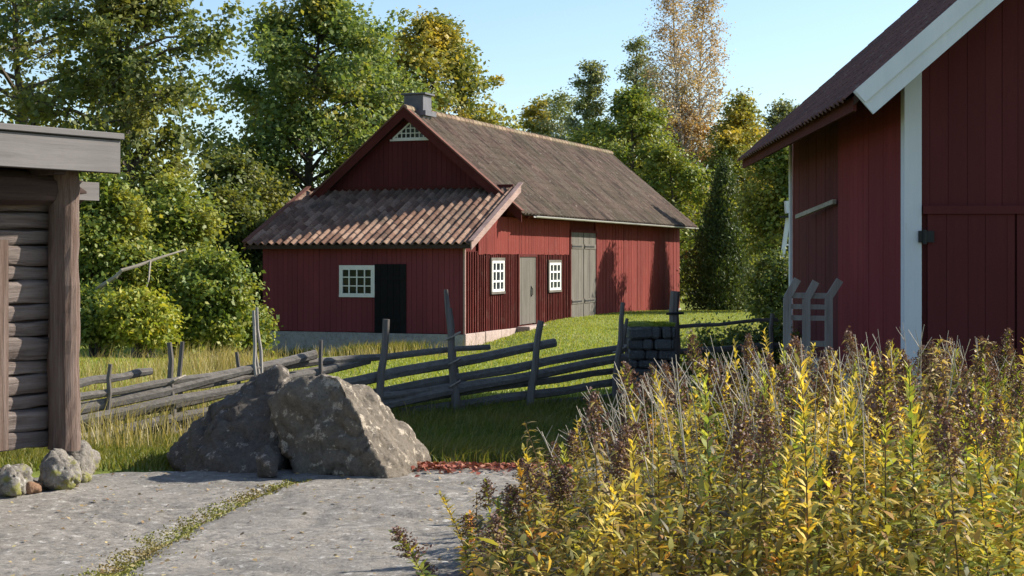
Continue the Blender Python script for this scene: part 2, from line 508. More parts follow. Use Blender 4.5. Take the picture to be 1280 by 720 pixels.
def grass_obj(name, label_kind, P, hlo, hhi, w, lean, mat, sd, zoff=0.0):
    r = np.random.default_rng(sd)
    P = np.array([p for p in P if not in_buildings(p[0], p[1])])
    n = len(P); z = gz(P) + zoff
    V, T = blades(np.column_stack([P, z - 0.01]), r.uniform(hlo, hhi, n), np.full(n, w) * r.uniform(0.7, 1.3, n), r.uniform(0.1, lean, n), sd)
    return tag(link(name, np_mesh(name, V, T), mat), kind='stuff')


r = np.random.default_rng(3)
# lawn between fence and barn: short blades, denser near
Y = 20.5 + (62 - 20.5) * r.uniform(0, 1, 130000) ** 1.25
X = r.uniform(-0.36, 0.2, 130000) * Y
grass_obj('lawn_grass', 'stuff', np.column_stack([X, Y]), 0.03, 0.085, 0.022, 0.9, GRASS_LAWN, 11)
# rougher grass on the near side of the fence and round the rocks
Y = 11.8 + (21.5 - 11.8) * r.uniform(0, 1, 95000) ** 0.9
X = r.uniform(-0.38, 0.3, 95000) * Y
keep = [(y > 12.0 + 0.4 * math.sin(x * 1.7)) or x < -2.7 or x > 0.35 for x, y in zip(X, Y)]
MG = np.column_stack([X, Y])[keep]
lft = MG[:, 0] < -1.6 - 0.06 * (MG[:, 1] - 12)
grass_obj('short_meadow_grass', 'stuff', MG[lft], 0.04, 0.13, 0.011, 1.0, GRASS_TALL, 19)
grass_obj('meadow_grass', 'stuff', MG[~lft], 0.07, 0.24, 0.011, 1.0, GRASS_TALL, 12)
# dry seed stalks in drifts
pts = []
for px, py, Yc, n, sp in ((150, 470, 26, 500, 0.9), (300, 455, 27, 700, 0.45), (265, 452, 28, 500, 0.5), (210, 500, 19, 240, 1.0), (130, 540, 17, 220, 0.7), (500, 440, 38, 260, 0.9),
                          (455, 438, 39, 240, 0.8), (960, 400, 40, 260, 1.2), (280, 470, 24, 200, 1.0), (195, 515, 18, 200, 0.5), (150, 545, 15.5, 380, 0.8), (230, 505, 19, 420, 1.0), (130, 480, 22, 420, 1.0), (260, 480, 23, 420, 1.0), (620, 445, 33, 100, 2)):
    c = at(px, py, Yc)
    pts += [(c.x + r.normal(0, sp), c.y + r.normal(0, sp)) for _ in range(n)]
grass_obj('dry_grass', 'stuff', np.array(pts), 0.2, 0.62, 0.010, 0.7, GRASS_DRY, 13)
# weeds along the wall foot of the lean-to
pts = [(c0.x + r.normal(0, 0.28), c0.y + r.normal(0, 0.18)) for px, n in ((450, 700), (490, 800), (515, 500), (380, 300), (345, 300)) for c0 in [at(px, 440, 40.6)] for _ in range(n)]
grass_obj('wall_weeds', 'stuff', np.array(pts), 0.12, 0.5, 0.022, 0.8, GRASS_TALL, 14)
# moss and short grass in the crack of the slab
P = []
for i in range(9000):
    t = r.uniform(0, len(CRACK) - 1.001); k = int(t); q = CRACK[k].lerp(CRACK[k + 1], t - k)
    wv = 0.075 * (0.75 + 0.6 * noise.noise(Vector((t * 2.1, 0, 4)))) * (0.55 if t > 6 else 1)
    P.append((q.x + r.normal(0, wv), q.y + r.normal(0, wv * 0.8)))
P = np.array(P); z = np.array([slab_z(x, y) for x, y in P])
V, T = blades(np.column_stack([P, z - 0.003]), r.uniform(0.004, 0.018, len(P)), np.full(len(P), 0.012), r.uniform(0.2, 1.2, len(P)), 15)
tag(link('crack_moss', np_mesh('crack_moss', V, T), MOSS_M), kind='stuff')


def leaf_quads(C, A, N, L, W, fold=0.15):
    """leaf rhombs: centres C, axes A, normals N"""
    A = A - (A * N).sum(1, keepdims=True) * N
    A /= np.linalg.norm(A, axis=1, keepdims=True) + 1e-9
    B = np.cross(N, A)
    L = L[:, None]; W = W[:, None]
    V = np.stack([C - A * L / 2, C + B * W / 2 + N * W * fold - A * L * 0.06, C + A * L / 2, C - B * W / 2 + N * W * fold - A * L * 0.06], 1).reshape(-1, 3)
    return V, np.arange(len(C))[:, None] * 4 + np.array([[0, 1, 2, 3]])


def unit(M):
    return M / (np.linalg.norm(M, axis=1, keepdims=True) + 1e-9)


# fallen red leaves at the edge of the slab
n = 5200
X = r.uniform(-1.1, 0.45, n); Y = 11.75 + 0.35 * r.normal(0, 0.55, n) + 0.12 * X
Z = np.array([max(slab_z(x, y), ground(x, y)) for x, y in zip(X, Y)]) + r.uniform(0.004, 0.035, n)
Nn = unit(r.normal(0, 0.45, (n, 3)) + [0, 0, 1.0])
V, Q = leaf_quads(np.column_stack([X, Y, Z]), unit(r.normal(0, 1, (n, 3))), Nn, r.uniform(0.03, 0.06, n), r.uniform(0.02, 0.04, n))
tag(link('leaf_litter', np_mesh('leaf_litter', V, Q), LITTER), kind='stuff')


n = 420
X = r.uniform(-3.4, 0.1, n); Y = r.uniform(7.2, 11.6, n)
Z = np.array([slab_z(x, y) for x, y in zip(X, Y)]) + r.uniform(0.003, 0.014, n)
V, Q = leaf_quads(np.column_stack([X, Y, Z]), unit(r.normal(0, 1, (n, 3))), unit(r.normal(0, 0.3, (n, 3)) + [0, 0, 1.0]), r.uniform(0.015, 0.045, n), r.uniform(0.012, 0.03, n))
tag(link('stray_leaves', np_mesh('stray_leaves', V, Q), m_leaf('stray_dry_leaves', [(0.0, (0.20, 0.12, 0.06)), (0.6, (0.36, 0.26, 0.12)), (1.0, (0.5, 0.42, 0.2))], None, transl=0.1)), kind='stuff')


# ------------------------------------------------------------------ pantile sheets
def pantiles(o, eu, ev, W, S, pitch, course, amp, lift, sd=1, jit=1.0):
    """tiles covering the rectangle o + u*eu + v*ev; each tile its own curved shell"""
    rr = random.Random(sd)
    eu, ev, o = Vector(eu).normalized(), Vector(ev).normalized(), Vector(o)
    en = eu.cross(ev)
    if en.z < 0: en = -en
    nc = int(round(W / pitch)); pitch = W / nc; nr = int(round(S / course)); course = S / nr
    vs, fs = [], []
    prof = [(0.0, 0.30), (0.14, 0.75), (0.27, 1.0), (0.42, 0.80), (0.56, 0.25), (0.72, -0.10), (0.88, -0.05), (1.04, 0.30)]
    for i in range(nc):
        for j in range(nr):
            dj = rr.uniform(-0.012, 0.012) * jit; dz = rr.uniform(0, 0.008) * jit; tw = rr.uniform(-0.02, 0.02) * jit
            base = len(vs)
            for (v, zz) in ((j * course - 0.035 + dj, lift), ((j + 1) * course + 0.03 + dj, 0.004)):
                for (f, h) in prof:
                    vs.append(o + eu * ((i + f) * pitch + tw * (v - j * course)) + ev * v + en * (zz + amp * h + dz + 0.01))
            k = len(prof)
            for q in range(k - 1):
                fs.append((base + q, base + q + 1, base + k + q + 1, base + k + q))
            # the thickness of the tile's lower end
            e = len(vs)
            for q in range(k):
                vs.append(vs[base + q] - en * 0.018)
            for q in range(k - 1):
                fs.append((base + q + 1, base + q, e + q, e + q + 1))
    return MB().add(vs, fs)


def boards(mb, p0, p1, nrm, z0, ztop, bw=0.15, th=0.03, sd=1, gap=0.004, zb=None, jit=0.006, skip=None):
    """vertical boards from p0 to p1 (2-D local points); ztop(s) gives the top height"""
    rr = random.Random(sd)
    p0, p1 = Vector(p0), Vector(p1); L = (p1 - p0).length; d = (p1 - p0) / L; nv = Vector(nrm)
    s = 0
    while s < L - 0.01:
        w = min(bw * rr.uniform(0.8, 1.2), L - s)
        a, b = s + gap, s + w - gap
        s += w
        if b - a < 0.01: continue
        if skip and any(x0 < (a + b) / 2 < x1 for x0, x1 in skip): continue
        off = nv * rr.uniform(-jit, jit)
        q = [p0 + d * a + off, p0 + d * b + off, p0 + d * b + off - nv * th, p0 + d * a + off - nv * th]
        zz = [ztop(a), ztop(b), ztop(b), ztop(a)]
        zlo = z0 + rr.uniform(-0.015, 0.01)
        mb.add([(x.x, x.y, zlo) for x in q] + [(x.x, x.y, z) for x, z in zip(q, zz)],
               [(0, 3, 2, 1), (4, 5, 6, 7), (0, 1, 5, 4), (1, 2, 6, 5), (2, 3, 7, 6), (3, 0, 4, 7)])
    return mb


def window(parent, face, a0, a1, z0, z1, plane, nu, nv, surround_mat, name='window', bar=0.035):
    """window lying in plane x=plane (face 'x', looks to +x) or y=plane (face 'y', looks to -y)"""
    def bx(mb, u0, u1, d0, d1, w0, w1):
        if face == 'x': mb.box(plane + d0, plane + d1, u0, u1, w0, w1)
        else: mb.box(u0, u1, plane - d1, plane - d0, w0, w1)
    m = MB(); e = 0.07
    bx(m, a0 - e, a1 + e, 0.0, 0.045, z1, z1 + e + 0.02); bx(m, a0 - e, a1 + e, 0.0, 0.055, z0 - e, z0)
    bx(m, a0 - e, a0, 0.0, 0.04, z0, z1); bx(m, a1, a1 + e, 0.0, 0.04, z0, z1)
    w = m.build(name, surround_mat, parent)
    m = MB(); fw = bar * 1.3
    bx(m, a0, a1, 0.008, 0.05, z1 - fw, z1 - 0.001); bx(m, a0, a1, 0.008, 0.05, z0 + 0.001, z0 + fw)
    bx(m, a0 + 0.001, a0 + fw, 0.008, 0.048, z0 + fw, z1 - fw); bx(m, a1 - fw, a1 - 0.001, 0.008, 0.048, z0 + fw, z1 - fw)
    for i in range(1, nu):
        u = a0 + (a1 - a0) * i / nu; bx(m, u - bar / 2, u + bar / 2, 0.008, 0.044, z0 + fw, z1 - fw)
    for j in range(1, nv):
        v = z0 + (z1 - z0) * j / nv; bx(m, a0 + fw, a1 - fw, 0.008, 0.041, v - bar / 2, v + bar / 2)
    m.build('sash', WHITE, w)
    m = MB(); bx(m, a0 + 0.002, a1 - 0.002, 0.006, 0.014, z0 + 0.002, z1 - 0.002)
    m.build('pane', GLASS, w)
    return w


# ------------------------------------------------------------------ the red barn with the lean-to
BF = Frame((-1.326, 42.0), BA)
barn = empty('barn', (-1.326, 42.0, 0), BA)
tag(barn, 'long red barn with mossy tiled roof and a tiled lean-to, in the middle', 'barn')
W, D, LEN = 6.34, 3.35, 23.7
ZP = -0.53                                        # plinth top
RZ, RP = 6.06, 0.84                               # ridge height and pitch of the main roof
LZ0, LP = 1.98, 0.455                             # lean-to eave height at y=-0.3, pitch
roof_z = lambda x: RZ - RP * abs(x + W / 2)       # top of the deck at local x
lean_z = lambda y: LZ0 + LP * (y + 0.3)

pl = MB(); pl.box(-W - 0.05, 0.05, -0.05, LEN + 0.02, -2.2, ZP); pl.build('plinth', PLINTH, barn)
pk = MB()
rr = random.Random(4); y = -0.06
while y < 9.6:
    w = rr.uniform(0.6, 1.3); pk.box(0.0, 0.085 + rr.uniform(-0.012, 0.012), y, min(y + w - 0.02, 9.6), -1.8, ZP + (0.012 if y > 2 else 0.01) + rr.uniform(0, 0.015)); y += w
pk.build('plinth_stones', PLINTH_RED, barn, bevel=0.012)

# door and window places on the long wall, read from the sight lines
sx = lambda px, py: BF.hit(px, py, 'x', 0.0)
sy = lambda px, py: BF.hit(px, py, 'y', 0.0)
d0, d1 = sx(647, 405).y, sx(668, 403).y
b0, b1 = sx(712, 397).y, sx(743, 393).y
zbt = sx(727, 291).z
core = MB()
core.box(-W + 0.04, -0.04, D + 0.02, LEN - 0.04, -0.6, 3.3)
core.box(-W + 0.04, -0.04, 0.04, D + 0.02, -0.6, 1.95)
core.build('wall_core', RED_OLD, barn)

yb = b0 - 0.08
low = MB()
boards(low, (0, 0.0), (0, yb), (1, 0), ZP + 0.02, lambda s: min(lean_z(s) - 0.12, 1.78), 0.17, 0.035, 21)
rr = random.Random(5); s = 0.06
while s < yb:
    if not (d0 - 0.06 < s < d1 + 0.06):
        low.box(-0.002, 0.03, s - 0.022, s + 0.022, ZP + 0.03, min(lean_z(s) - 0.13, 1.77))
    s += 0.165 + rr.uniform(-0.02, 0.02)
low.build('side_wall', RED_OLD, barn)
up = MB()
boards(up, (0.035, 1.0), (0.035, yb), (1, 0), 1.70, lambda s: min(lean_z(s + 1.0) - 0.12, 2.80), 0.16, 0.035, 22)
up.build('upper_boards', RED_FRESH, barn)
rw = MB()
boards(rw, (0.0, b1 + 0.1), (0.0, LEN), (1, 0), ZP - 0.3, lambda s: 2.80, 0.19, 0.035, 23, jit=0.012)
rw.build('side_wall', RED_FRESH, barn)
fr = MB()
boards(fr, (-W, 0), (0, 0), (0, -1), ZP + 0.02, lambda s: 1.98, 0.16, 0.03, 24, jit=0.004)
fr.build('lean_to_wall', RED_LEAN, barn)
gb = MB()
boards(gb, (-W, D), (0, D), (0, -1), 2.9, lambda s: roof_z(-W + s) - 0.02, 0.16, 0.03, 25, jit=0.004)
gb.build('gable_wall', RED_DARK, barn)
bk = MB()
boards(bk, (-W, LEN), (0, LEN), (0, 1), -0.8, lambda s: roof_z(-W + s) - 0.05, 0.18, 0.03, 26)
boards(bk, (-W, 0), (-W, LEN), (-1, 0), ZP, lambda s: lean_z(s) - 0.15 if s < D else 2.85, 0.18, 0.03, 27)
bk.build('rear_wall', RED_OLD, barn)
tr = MB()                                          # horizontal head board under the eave
tr.box(0.03, 0.075, 4.2, b1 + 0.3, 2.82, 2.93); tr.box(0.03, 0.075, b1 + 0.3, LEN, 2.80, 2.92)
tr.build('eave_board', RED_FRESH, barn)
cb = MB(); cb.box(-0.005, 0.05, -0.055, 0.0, ZP + 0.02, 1.95); cb.build('corner_board', TRIM_SUNLIT, barn)  # pale strip: light caught on the batten edges, put into the colour

# main roof
S = math.hypot(W / 2 + 0.62, RP * (W / 2 + 0.62))
dk = MB()
for sgn in (1, -1):
    xr, xe = -W / 2, -W / 2 + sgn * (W / 2 + 0.58)
    ze = RZ - RP * (W / 2 + 0.58)
    dk.prism([(xr, D - 0.42, RZ), (xe, D - 0.42, ze), (xe, D - 0.42, ze - 0.07), (xr, D - 0.42, RZ - 0.09)], (0, LEN + 0.42 - D + 0.4, 0))
rf = pantiles((0.58 + 0.03, D - 0.45, RZ - RP * (W / 2 + 0.61)), (0, 1, 0), (-1, 0, RP), LEN + 0.42 - D + 0.44, S, 0.285, 0.36, 0.06, 0.016, 31, 0.8)
rb = pantiles((-W - 0.61, D - 0.45, RZ - RP * (W / 2 + 0.61)), (0, 1, 0), (1, 0, RP), LEN + 0.42 - D + 0.44, S, 0.285, 0.36, 0.06, 0.016, 32, 0.8)
rf.add(rb.v, rb.f)
roof = rf.build('roof', TILE_OLD, barn)
dk.build('roof_deck', SOFFIT, roof)
rg = MB()
y = D - 0.46
while y < LEN + 0.4:
    rg.tube([(-W / 2, y, RZ + 0.045), (-W / 2, min(y + 0.42, LEN + 0.44), RZ + 0.035)], [0.125, 0.115], 8); y += 0.38
rg.build('ridge_tiles', m_tile('ridge_pantiles', [(0, (0.2, 0.13, 0.09)), (1, (0.34, 0.25, 0.17))], (0.2, 0.18, 0.11), 0.5, 0.7), roof)
# bargeboards on the gable: sloping boards on both rakes
for sgn in (1, -1):
    xe = -W / 2 + sgn * (W / 2 + 0.62); ze = RZ - RP * (W / 2 + 0.62)
    m = MB().prism([(-W / 2, D - 0.47, RZ + 0.06), (xe, D - 0.47, ze + 0.06), (xe, D - 0.47, ze - 0.24), (-W / 2, D - 0.47, RZ - 0.24)], (0, 0.035, 0))
    m.build('bargeboard', BARGE_DK, barn)
    nx_ = RP / math.hypot(1, RP) * sgn; nz_ = 1 / math.hypot(1, RP)
    q = [(-W / 2, D - 0.50, RZ + 0.07), (xe, D - 0.50, ze + 0.07)]
    m = MB().prism([q[0], q[1], (q[1][0] + nx_ * 0.045, D - 0.50, q[1][2] + nz_ * 0.045), (q[0][0] , D - 0.50, q[0][2] + 0.058)], (0, 0.20, 0))
    m.build('verge_board', BARGE, barn)
    xe2 = xe
    MB().prism([(-W / 2, LEN + 0.39, RZ + 0.06), (xe, LEN + 0.39, ze + 0.06), (xe, LEN + 0.39, ze - 0.2), (-W / 2, LEN + 0.39, RZ - 0.2)], (0, 0.035, 0)).build('bargeboard', BARGE_DK, barn)
# gutter along the sunny eave
ge = RZ - RP * (W / 2 + 0.62)
gt = MB(); N = 7
pr = [(0.64 + 0.055 * math.cos(math.pi + math.pi * k / N), ge - 0.03 + 0.055 * math.sin(math.pi + math.pi * k / N)) for k in range(N + 1)]
pr += [(x * 0.86 + 0.64 * 0.14, z + 0.006) for x, z in reversed(pr)]
gt.prism([(x, 4.0, z) for x, z in pr], (0, LEN + 0.5 - 4.0, 0)).build('gutter', GUTTER, barn)
# rafter ends under the eave
y = D + 0.4
while y < LEN + 0.2:
    MB().bar((0.03, y, RZ - RP * (W / 2 + 0.03) - 0.15), (0.54, y, RZ - RP * (W / 2 + 0.54) - 0.14), 0.09, 0.11).build('rafter_end', RED_OLD, barn); y += 1.1

# lean-to roof
S2 = math.hypot(D + 0.34, LP * (D + 0.34))
lt = pantiles((-W - 0.38, -0.34, LZ0 - 0.02), (1, 0, 0), (0, 1, LP), W + 0.72, S2 - 0.02, 0.245, 0.34, 0.075, 0.016, 33)
lr = lt.build('lean_to_roof', TILE_RED, barn)
MB().prism([(-W - 0.36, -0.3, LZ0 - 0.01), (-W - 0.36, D + 0.01, lean_z(D + 0.01) - 0.01), (-W - 0.36, D + 0.01, lean_z(D + 0.01) - 0.08), (-W - 0.36, -0.3, LZ0 - 0.08)], (W + 0.72, 0, 0)).build('roof_deck', SOFFIT, lr)
MB().box(-W - 0.37, 0.36, -0.335, -0.303, LZ0 - 0.13, LZ0 - 0.02).build('eave_board', DARKWOOD, lr)
MB().box(-W - 0.2, 0.2, D - 0.075, D - 0.032, lean_z(D) + 0.03, lean_z(D) + 0.13).build('flashing', BARGE_DK, lr)
for x0, mt in ((0.355, TRIM_SUNLIT), (-W - 0.40, BARGE)):  # sunny-side board is a paler copy, sunlight painted into its colour
    m = MB().prism([(x0, -0.40, LZ0 - 0.17), (x0, D + 0.12, lean_z(D + 0.12) - 0.15), (x0, D + 0.12, lean_z(D + 0.12) + 0.10), (x0, -0.40, LZ0 + 0.055)], (0.035, 0, 0))
    m.build('bargeboard', mt, barn)
    m = MB().prism([(x0 - 0.05, -0.42, LZ0 + 0.062), (x0 - 0.05, D + 0.14, lean_z(D + 0.14) + 0.105), (x0 - 0.05, D + 0.14, lean_z(D + 0.14) + 0.135), (x0 - 0.05, -0.42, LZ0 + 0.092)], (0.15, 0, 0))
    m.build('verge_board', TRIM_SUNLIT if x0 > 0 else BARGE, barn)

# lean-to window and black door
p, q = sy(427.5, 335.5), sy(466, 368.5)
window(barn, 'y', p.x, q.x, q.z, p.z, -0.004, 4, 3, WHITE, bar=0.03)
p, q = sy(468.5, 330), sy(508, 418)
dm = MB(); boards(dm, (p.x, -0.03), (q.x, -0.03), (0, -1), ZP - 0.02, lambda s: p.z, 0.19, 0.03, 41, jit=0.003)
dd = dm.build('door', BLACKDOOR, barn)
MB().box(p.x + 0.05, q.x - 0.05, -0.055, -0.036, p.z - 0.45, p.z - 0.33).box(p.x + 0.05, q.x - 0.05, -0.055, -0.036, ZP + 0.3, ZP + 0.42).build('ledge', BLACKDOOR, dd)
# small windows in the long wall
for (pa, pb) in (((612.5, 326), (627.5, 364)), ((684.5, 328.5), (698.5, 362))):
    p, q = sx(*pa), sx(*pb)
    window(barn, 'x', p.y, q.y, q.z, p.z, 0.03, 3, 3, GREYDOOR, bar=0.055)
# plank door
zt = sx(657, 321).z
dm = MB(); boards(dm, (0.045, d0), (0.045, d1), (1, 0), ZP + 0.1, lambda s: zt, 0.2, 0.03, 42, jit=0.003)
dd = dm.build('door', GREYDOOR, barn)
MB().tube([(0.06, d1 - 0.42, 0.68), (0.10, d1 - 0.42, 0.64), (0.10, d1 - 0.42, 0.46), (0.06, d1 - 0.42, 0.42)], 0.014, 6).box(0.045, 0.06, d1 - 0.45, d1 - 0.39, 0.4, 0.72).build('handle', IRON, dd)
MB().box(0.0, 0.07, d0 - 0.09, d0, ZP + 0.02, zt + 0.08).box(0.0, 0.07, d1, d1 + 0.09, ZP + 0.02, zt + 0.08).box(0.0, 0.075, d0, d1, zt, zt + 0.08).build('door_frame', RED_OLD, dd)
MB().box(0.086, 0.5, d0 - 0.3, d1 + 0.3, -0.95, ZP + 0.06).build('doorstep', PLINTH_RED, barn, bevel=0.02)
# the two tall grey doors
mid = (b0 + b1) / 2
for k, (u0, u1) in enumerate(((b0, mid - 0.025), (mid + 0.025, b1))):
    dm = MB(); boards(dm, (0.05, u0), (0.05, u1), (1, 0), -0.55, lambda s: zbt, 0.22, 0.035, 43 + k, jit=0.004)
    dd = dm.build('tall_door', GREYDOOR, barn)
    MB().box(0.052, 0.075, u0 + 0.06, u1 - 0.06, 1.9, 2.05).box(0.052, 0.075, u0 + 0.06, u1 - 0.06, 0.05, 0.2).build('ledge', GREYDOOR, dd)
    MB().box(0.076, 0.085, u0 + 0.05, u1 - 0.25, 1.95, 2.0).box(0.076, 0.085, u0 + 0.05, u1 - 0.25, 0.1, 0.15).build('hinge', IRON, dd)
MB().box(0.0, 0.07, b0 - 0.1, b0 - 0.01, -0.6, zbt + 0.09).box(0.0, 0.07, b1 + 0.01, b1 + 0.1, -0.6, zbt + 0.09).box(0.0, 0.075, b0, b1, zbt + 0.005, zbt + 0.09).build('door_frame', RED_OLD, barn)
# attic light: three-cornered lattice
gx = lambda px, py: BF.hit(px, py, 'y', D)
a_, b_ = gx(492, 174.5), gx(536, 175); c_ = gx(514, 153)
zb, hw = a_.z, (b_.x - a_.x) / 2; mx = (a_.x + b_.x) / 2; hh = c_.z - zb
m = MB()
aw = MB().prism([(mx - hw - 0.1, D - 0.06, zb - 0.05), (mx + hw + 0.1, D - 0.06, zb - 0.05), (mx + hw + 0.1, D - 0.06, zb), (mx - hw - 0.1, D - 0.06, zb)], (0, 0.05, 0)).build('attic_window', WHITE, barn)
m.bar((mx - hw, D - 0.05, zb + 0.02), (mx, D - 0.05, zb + hh), 0.03, 0.045).bar((mx + hw, D - 0.052, zb + 0.02), (mx, D - 0.052, zb + hh), 0.03, 0.045).bar((mx - hw, D - 0.054, zb + 0.02), (mx + hw, D - 0.054, zb + 0.02), 0.03, 0.045)
for k in range(-3, 4):
    u = k * hw / 4; m.bar((mx + u, D - 0.048, zb), (mx + u, D - 0.048, zb + hh * (1 - abs(u) / hw)), 0.022, 0.03, up=(1, 0, 0))
for f_ in (0.35, 0.65):
    m.bar((mx - hw * (1 - f_), D - 0.045, zb + hh * f_), (mx + hw * (1 - f_), D - 0.045, zb + hh * f_), 0.022, 0.028)
m.build('sash', WHITE, aw)
MB().prism([(mx - hw + 0.03, D - 0.032, zb), (mx + hw - 0.03, D - 0.032, zb), (mx, D - 0.032, zb + hh - 0.03)], (0, 0.006, 0)).build('pane', GLASS, aw)
# chimney
cy = D + 0.55
ch = MB().box(-W / 2 - 0.32, -W / 2 + 0.32, cy - 0.30, cy + 0.34, RZ - 0.5, RZ + 0.52)
chim = ch.build('chimney', CHIM, barn, bevel=0.01)
MB().box(-W / 2 - 0.41, -W / 2 + 0.41, cy - 0.35, cy + 0.41, RZ + 0.523, RZ + 0.58).build('cap', CHIM, chim, bevel=0.01)
MB().box(-W / 2 - 0.44, -W / 2 + 0.44, cy - 0.38, cy + 0.44, RZ - 0.12, RZ + 0.03).build('flashing', CHIM, chim)

# ------------------------------------------------------------------ the red barn on the right
QA = -math.atan2(73, 1900)
qx, qy = (1144 - 640) / F * 16.0, 16.0
QF = Frame((qx, qy), QA)
qb = empty('barn', (qx, qy, 0), QA)
tag(qb, 'tall red barn with white corner post and white bargeboard, cut by the right edge', 'barn')
QW, QL, QP = 7.6, 8.8, 0.88
QE = 0.75                                           # eave overhang
qz = lambda x: 3.24 + QP * (min(x, QW - x) + QE)     # roof deck top over local x
QG = -0.62                                          # verge plane (local y)
m = MB(); m.box(-0.06, QW + 0.06, -0.06, QL + 0.06, -1.2, 0.12); m.build('plinth', PLINTH, qb)
m = MB()
boards(m, (0.0, 0.0), (QW, 0.0), (0, -1), 0.12, lambda s: qz(s) - 0.1, 0.17, 0.03, 51, jit=0.003, gap=0.002)
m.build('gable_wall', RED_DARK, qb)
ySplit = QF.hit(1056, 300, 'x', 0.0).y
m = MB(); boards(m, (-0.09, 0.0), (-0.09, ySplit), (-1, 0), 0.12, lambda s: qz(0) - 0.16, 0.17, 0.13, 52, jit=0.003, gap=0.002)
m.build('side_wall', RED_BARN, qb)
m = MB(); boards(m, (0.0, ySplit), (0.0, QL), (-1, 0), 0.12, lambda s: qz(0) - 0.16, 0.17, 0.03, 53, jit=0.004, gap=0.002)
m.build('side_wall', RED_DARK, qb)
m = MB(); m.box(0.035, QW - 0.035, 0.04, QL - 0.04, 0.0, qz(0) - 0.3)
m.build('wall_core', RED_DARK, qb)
m = MB()
boards(m, (0, QL), (QW, QL), (0, 1), 0.12, lambda s: qz(s) - 0.1, 0.17, 0.03, 54)
boards(m, (QW, 0), (QW, QL), (1, 0), 0.12, lambda s: qz(0) - 0.16, 0.17, 0.03, 55)
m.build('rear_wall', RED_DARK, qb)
# white corner boards
MB().box(-0.125, 0.056, -0.055, -0.0145, 0.0, qz(0) - 0.22).box(-0.130, -0.094, -0.0142, 0.10, 0.0, qz(0) - 0.25).build('corner_board', WHITE_TRIM, qb, bevel=0.004)
MB().box(-0.05, -0.012, QL - 0.03, QL + 0.10, 0.0, qz(0) - 0.2).box(-0.055, 0.09, QL + 0.04, QL + 0.10, 0.0, qz(0) - 0.2).build('corner_board', WHITE_TRIM, qb)
# roof
dk = MB(); xr = QW / 2
for sgn in (-1, 1):
    xe = xr + sgn * (QW / 2 + QE); ze = 3.24; zr = qz(xr)
    dk.prism([(xr, QG, zr), (xe, QG, ze), (xe, QG, ze - 0.09), (xr, QG, zr - 0.11)], (0, QL + 0.6 - QG, 0))
SS = math.hypot(QW / 2 + QE + 0.03, QP * (QW / 2 + QE + 0.03))
rf = pantiles((-QE - 0.05, QG - 0.0, 3.24 - QP * 0.05 + 0.01), (0, 1, 0), (1, 0, QP), QL + 0.6 - QG, SS, 0.25, 0.36, 0.035, 0.012, 56, 0.2)
rb = pantiles((QW + QE + 0.05, QG - 0.0, 3.24 - QP * 0.05 + 0.01), (0, 1, 0), (-1, 0, QP), QL + 0.6 - QG, SS, 0.25, 0.36, 0.035, 0.012, 57, 0.2)
rf.add(rb.v, rb.f)
qr = rf.build('roof', TILE_BARN, qb)
dk.build('roof_deck', SOFFIT, qr)
MB().tube([(xr, QG - 0.02, qz(xr) + 0.05), (xr, QL + 0.62, qz(xr) + 0.05)], 0.12, 8).build('ridge_tiles', TILE_BARN, qr)
m = MB().box(-QE - 0.005, -QE + 0.03, QG + 0.05, QL + 0.58, 3.24 - 0.15, 3.24 - 0.0); m.build('eave_board', BARGE_DK, qr)
# white bargeboard with a fillet on top
for sgn in (-1, 1):
    xe = xr + sgn * (QW / 2 + QE + 0.0); zr = qz(xr)
    nx_ = sgn * QP / math.hypot(1, QP); nz_ = 1 / math.hypot(1, QP)
    def off(P, k): return (P[0] + nx_ * k, P[1], P[2] + nz_ * k)
    A = (xr, QG - 0.045, zr + 0.05); B = (xe, QG - 0.045, 3.24 + 0.05)
    tx, tz = sgn * 1 / math.hypot(1, QP), -QP / math.hypot(1, QP)
    B = (B[0] + tx * 0.02, B[1], B[2] + tz * 0.02)
    drop = lambda P, k: (P[0], P[1], P[2] - k)
    bb = MB().prism([A, B, (B[0] - nx_ * 0.30, B[1], B[2] - nz_ * 0.30), drop(A, 0.41)], (0, 0.04, 0))
    bo = bb.build('bargeboard', WHITE_TRIM, qb)
    A2 = (xr, QG - 0.07, zr + 0.06); B2 = (B[0] - tx * 0.01, QG - 0.07, B[2] + 0.012)
    MB().prism([A2, B2, (B2[0] - nx_ * 0.16, B2[1], B2[2] - nz_ * 0.16), drop(A2, 0.21)], (0, 0.024, 0)).build('fillet', WHITE_TRIM, bo)
# door leaves on the gable
gy = lambda px, py: QF.hit(px, py, 'y', -0.03)
x0, x1 = gy(1159, 400).x, gy(1268, 400).x; zt = gy(1200, 268).z
for k in range(2):
    u0 = x0 + k * (x1 - x0 + 0.02); u1 = u0 + (x1 - x0)
    m = MB(); boards(m, (u0, -0.05), (u1, -0.05), (0, -1), 0.16, lambda s: zt, 0.19, 0.03, 58 + k, jit=0.002, gap=0.002)
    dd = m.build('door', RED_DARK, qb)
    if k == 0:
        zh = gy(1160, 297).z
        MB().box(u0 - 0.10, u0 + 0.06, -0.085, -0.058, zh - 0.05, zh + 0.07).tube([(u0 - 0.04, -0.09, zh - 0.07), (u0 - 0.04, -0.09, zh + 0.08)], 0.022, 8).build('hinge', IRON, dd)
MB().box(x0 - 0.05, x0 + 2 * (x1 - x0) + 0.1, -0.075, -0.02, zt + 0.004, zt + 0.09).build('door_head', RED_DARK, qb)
# bar fixed to the side wall
a_, b_ = QF.hit(1043, 252, 'x', -0.06), QF.hit(996, 271, 'x', -0.22)
MB().bar(a_, b_, 0.05, 0.06).build('wall_bar', PALEBARK, qb)

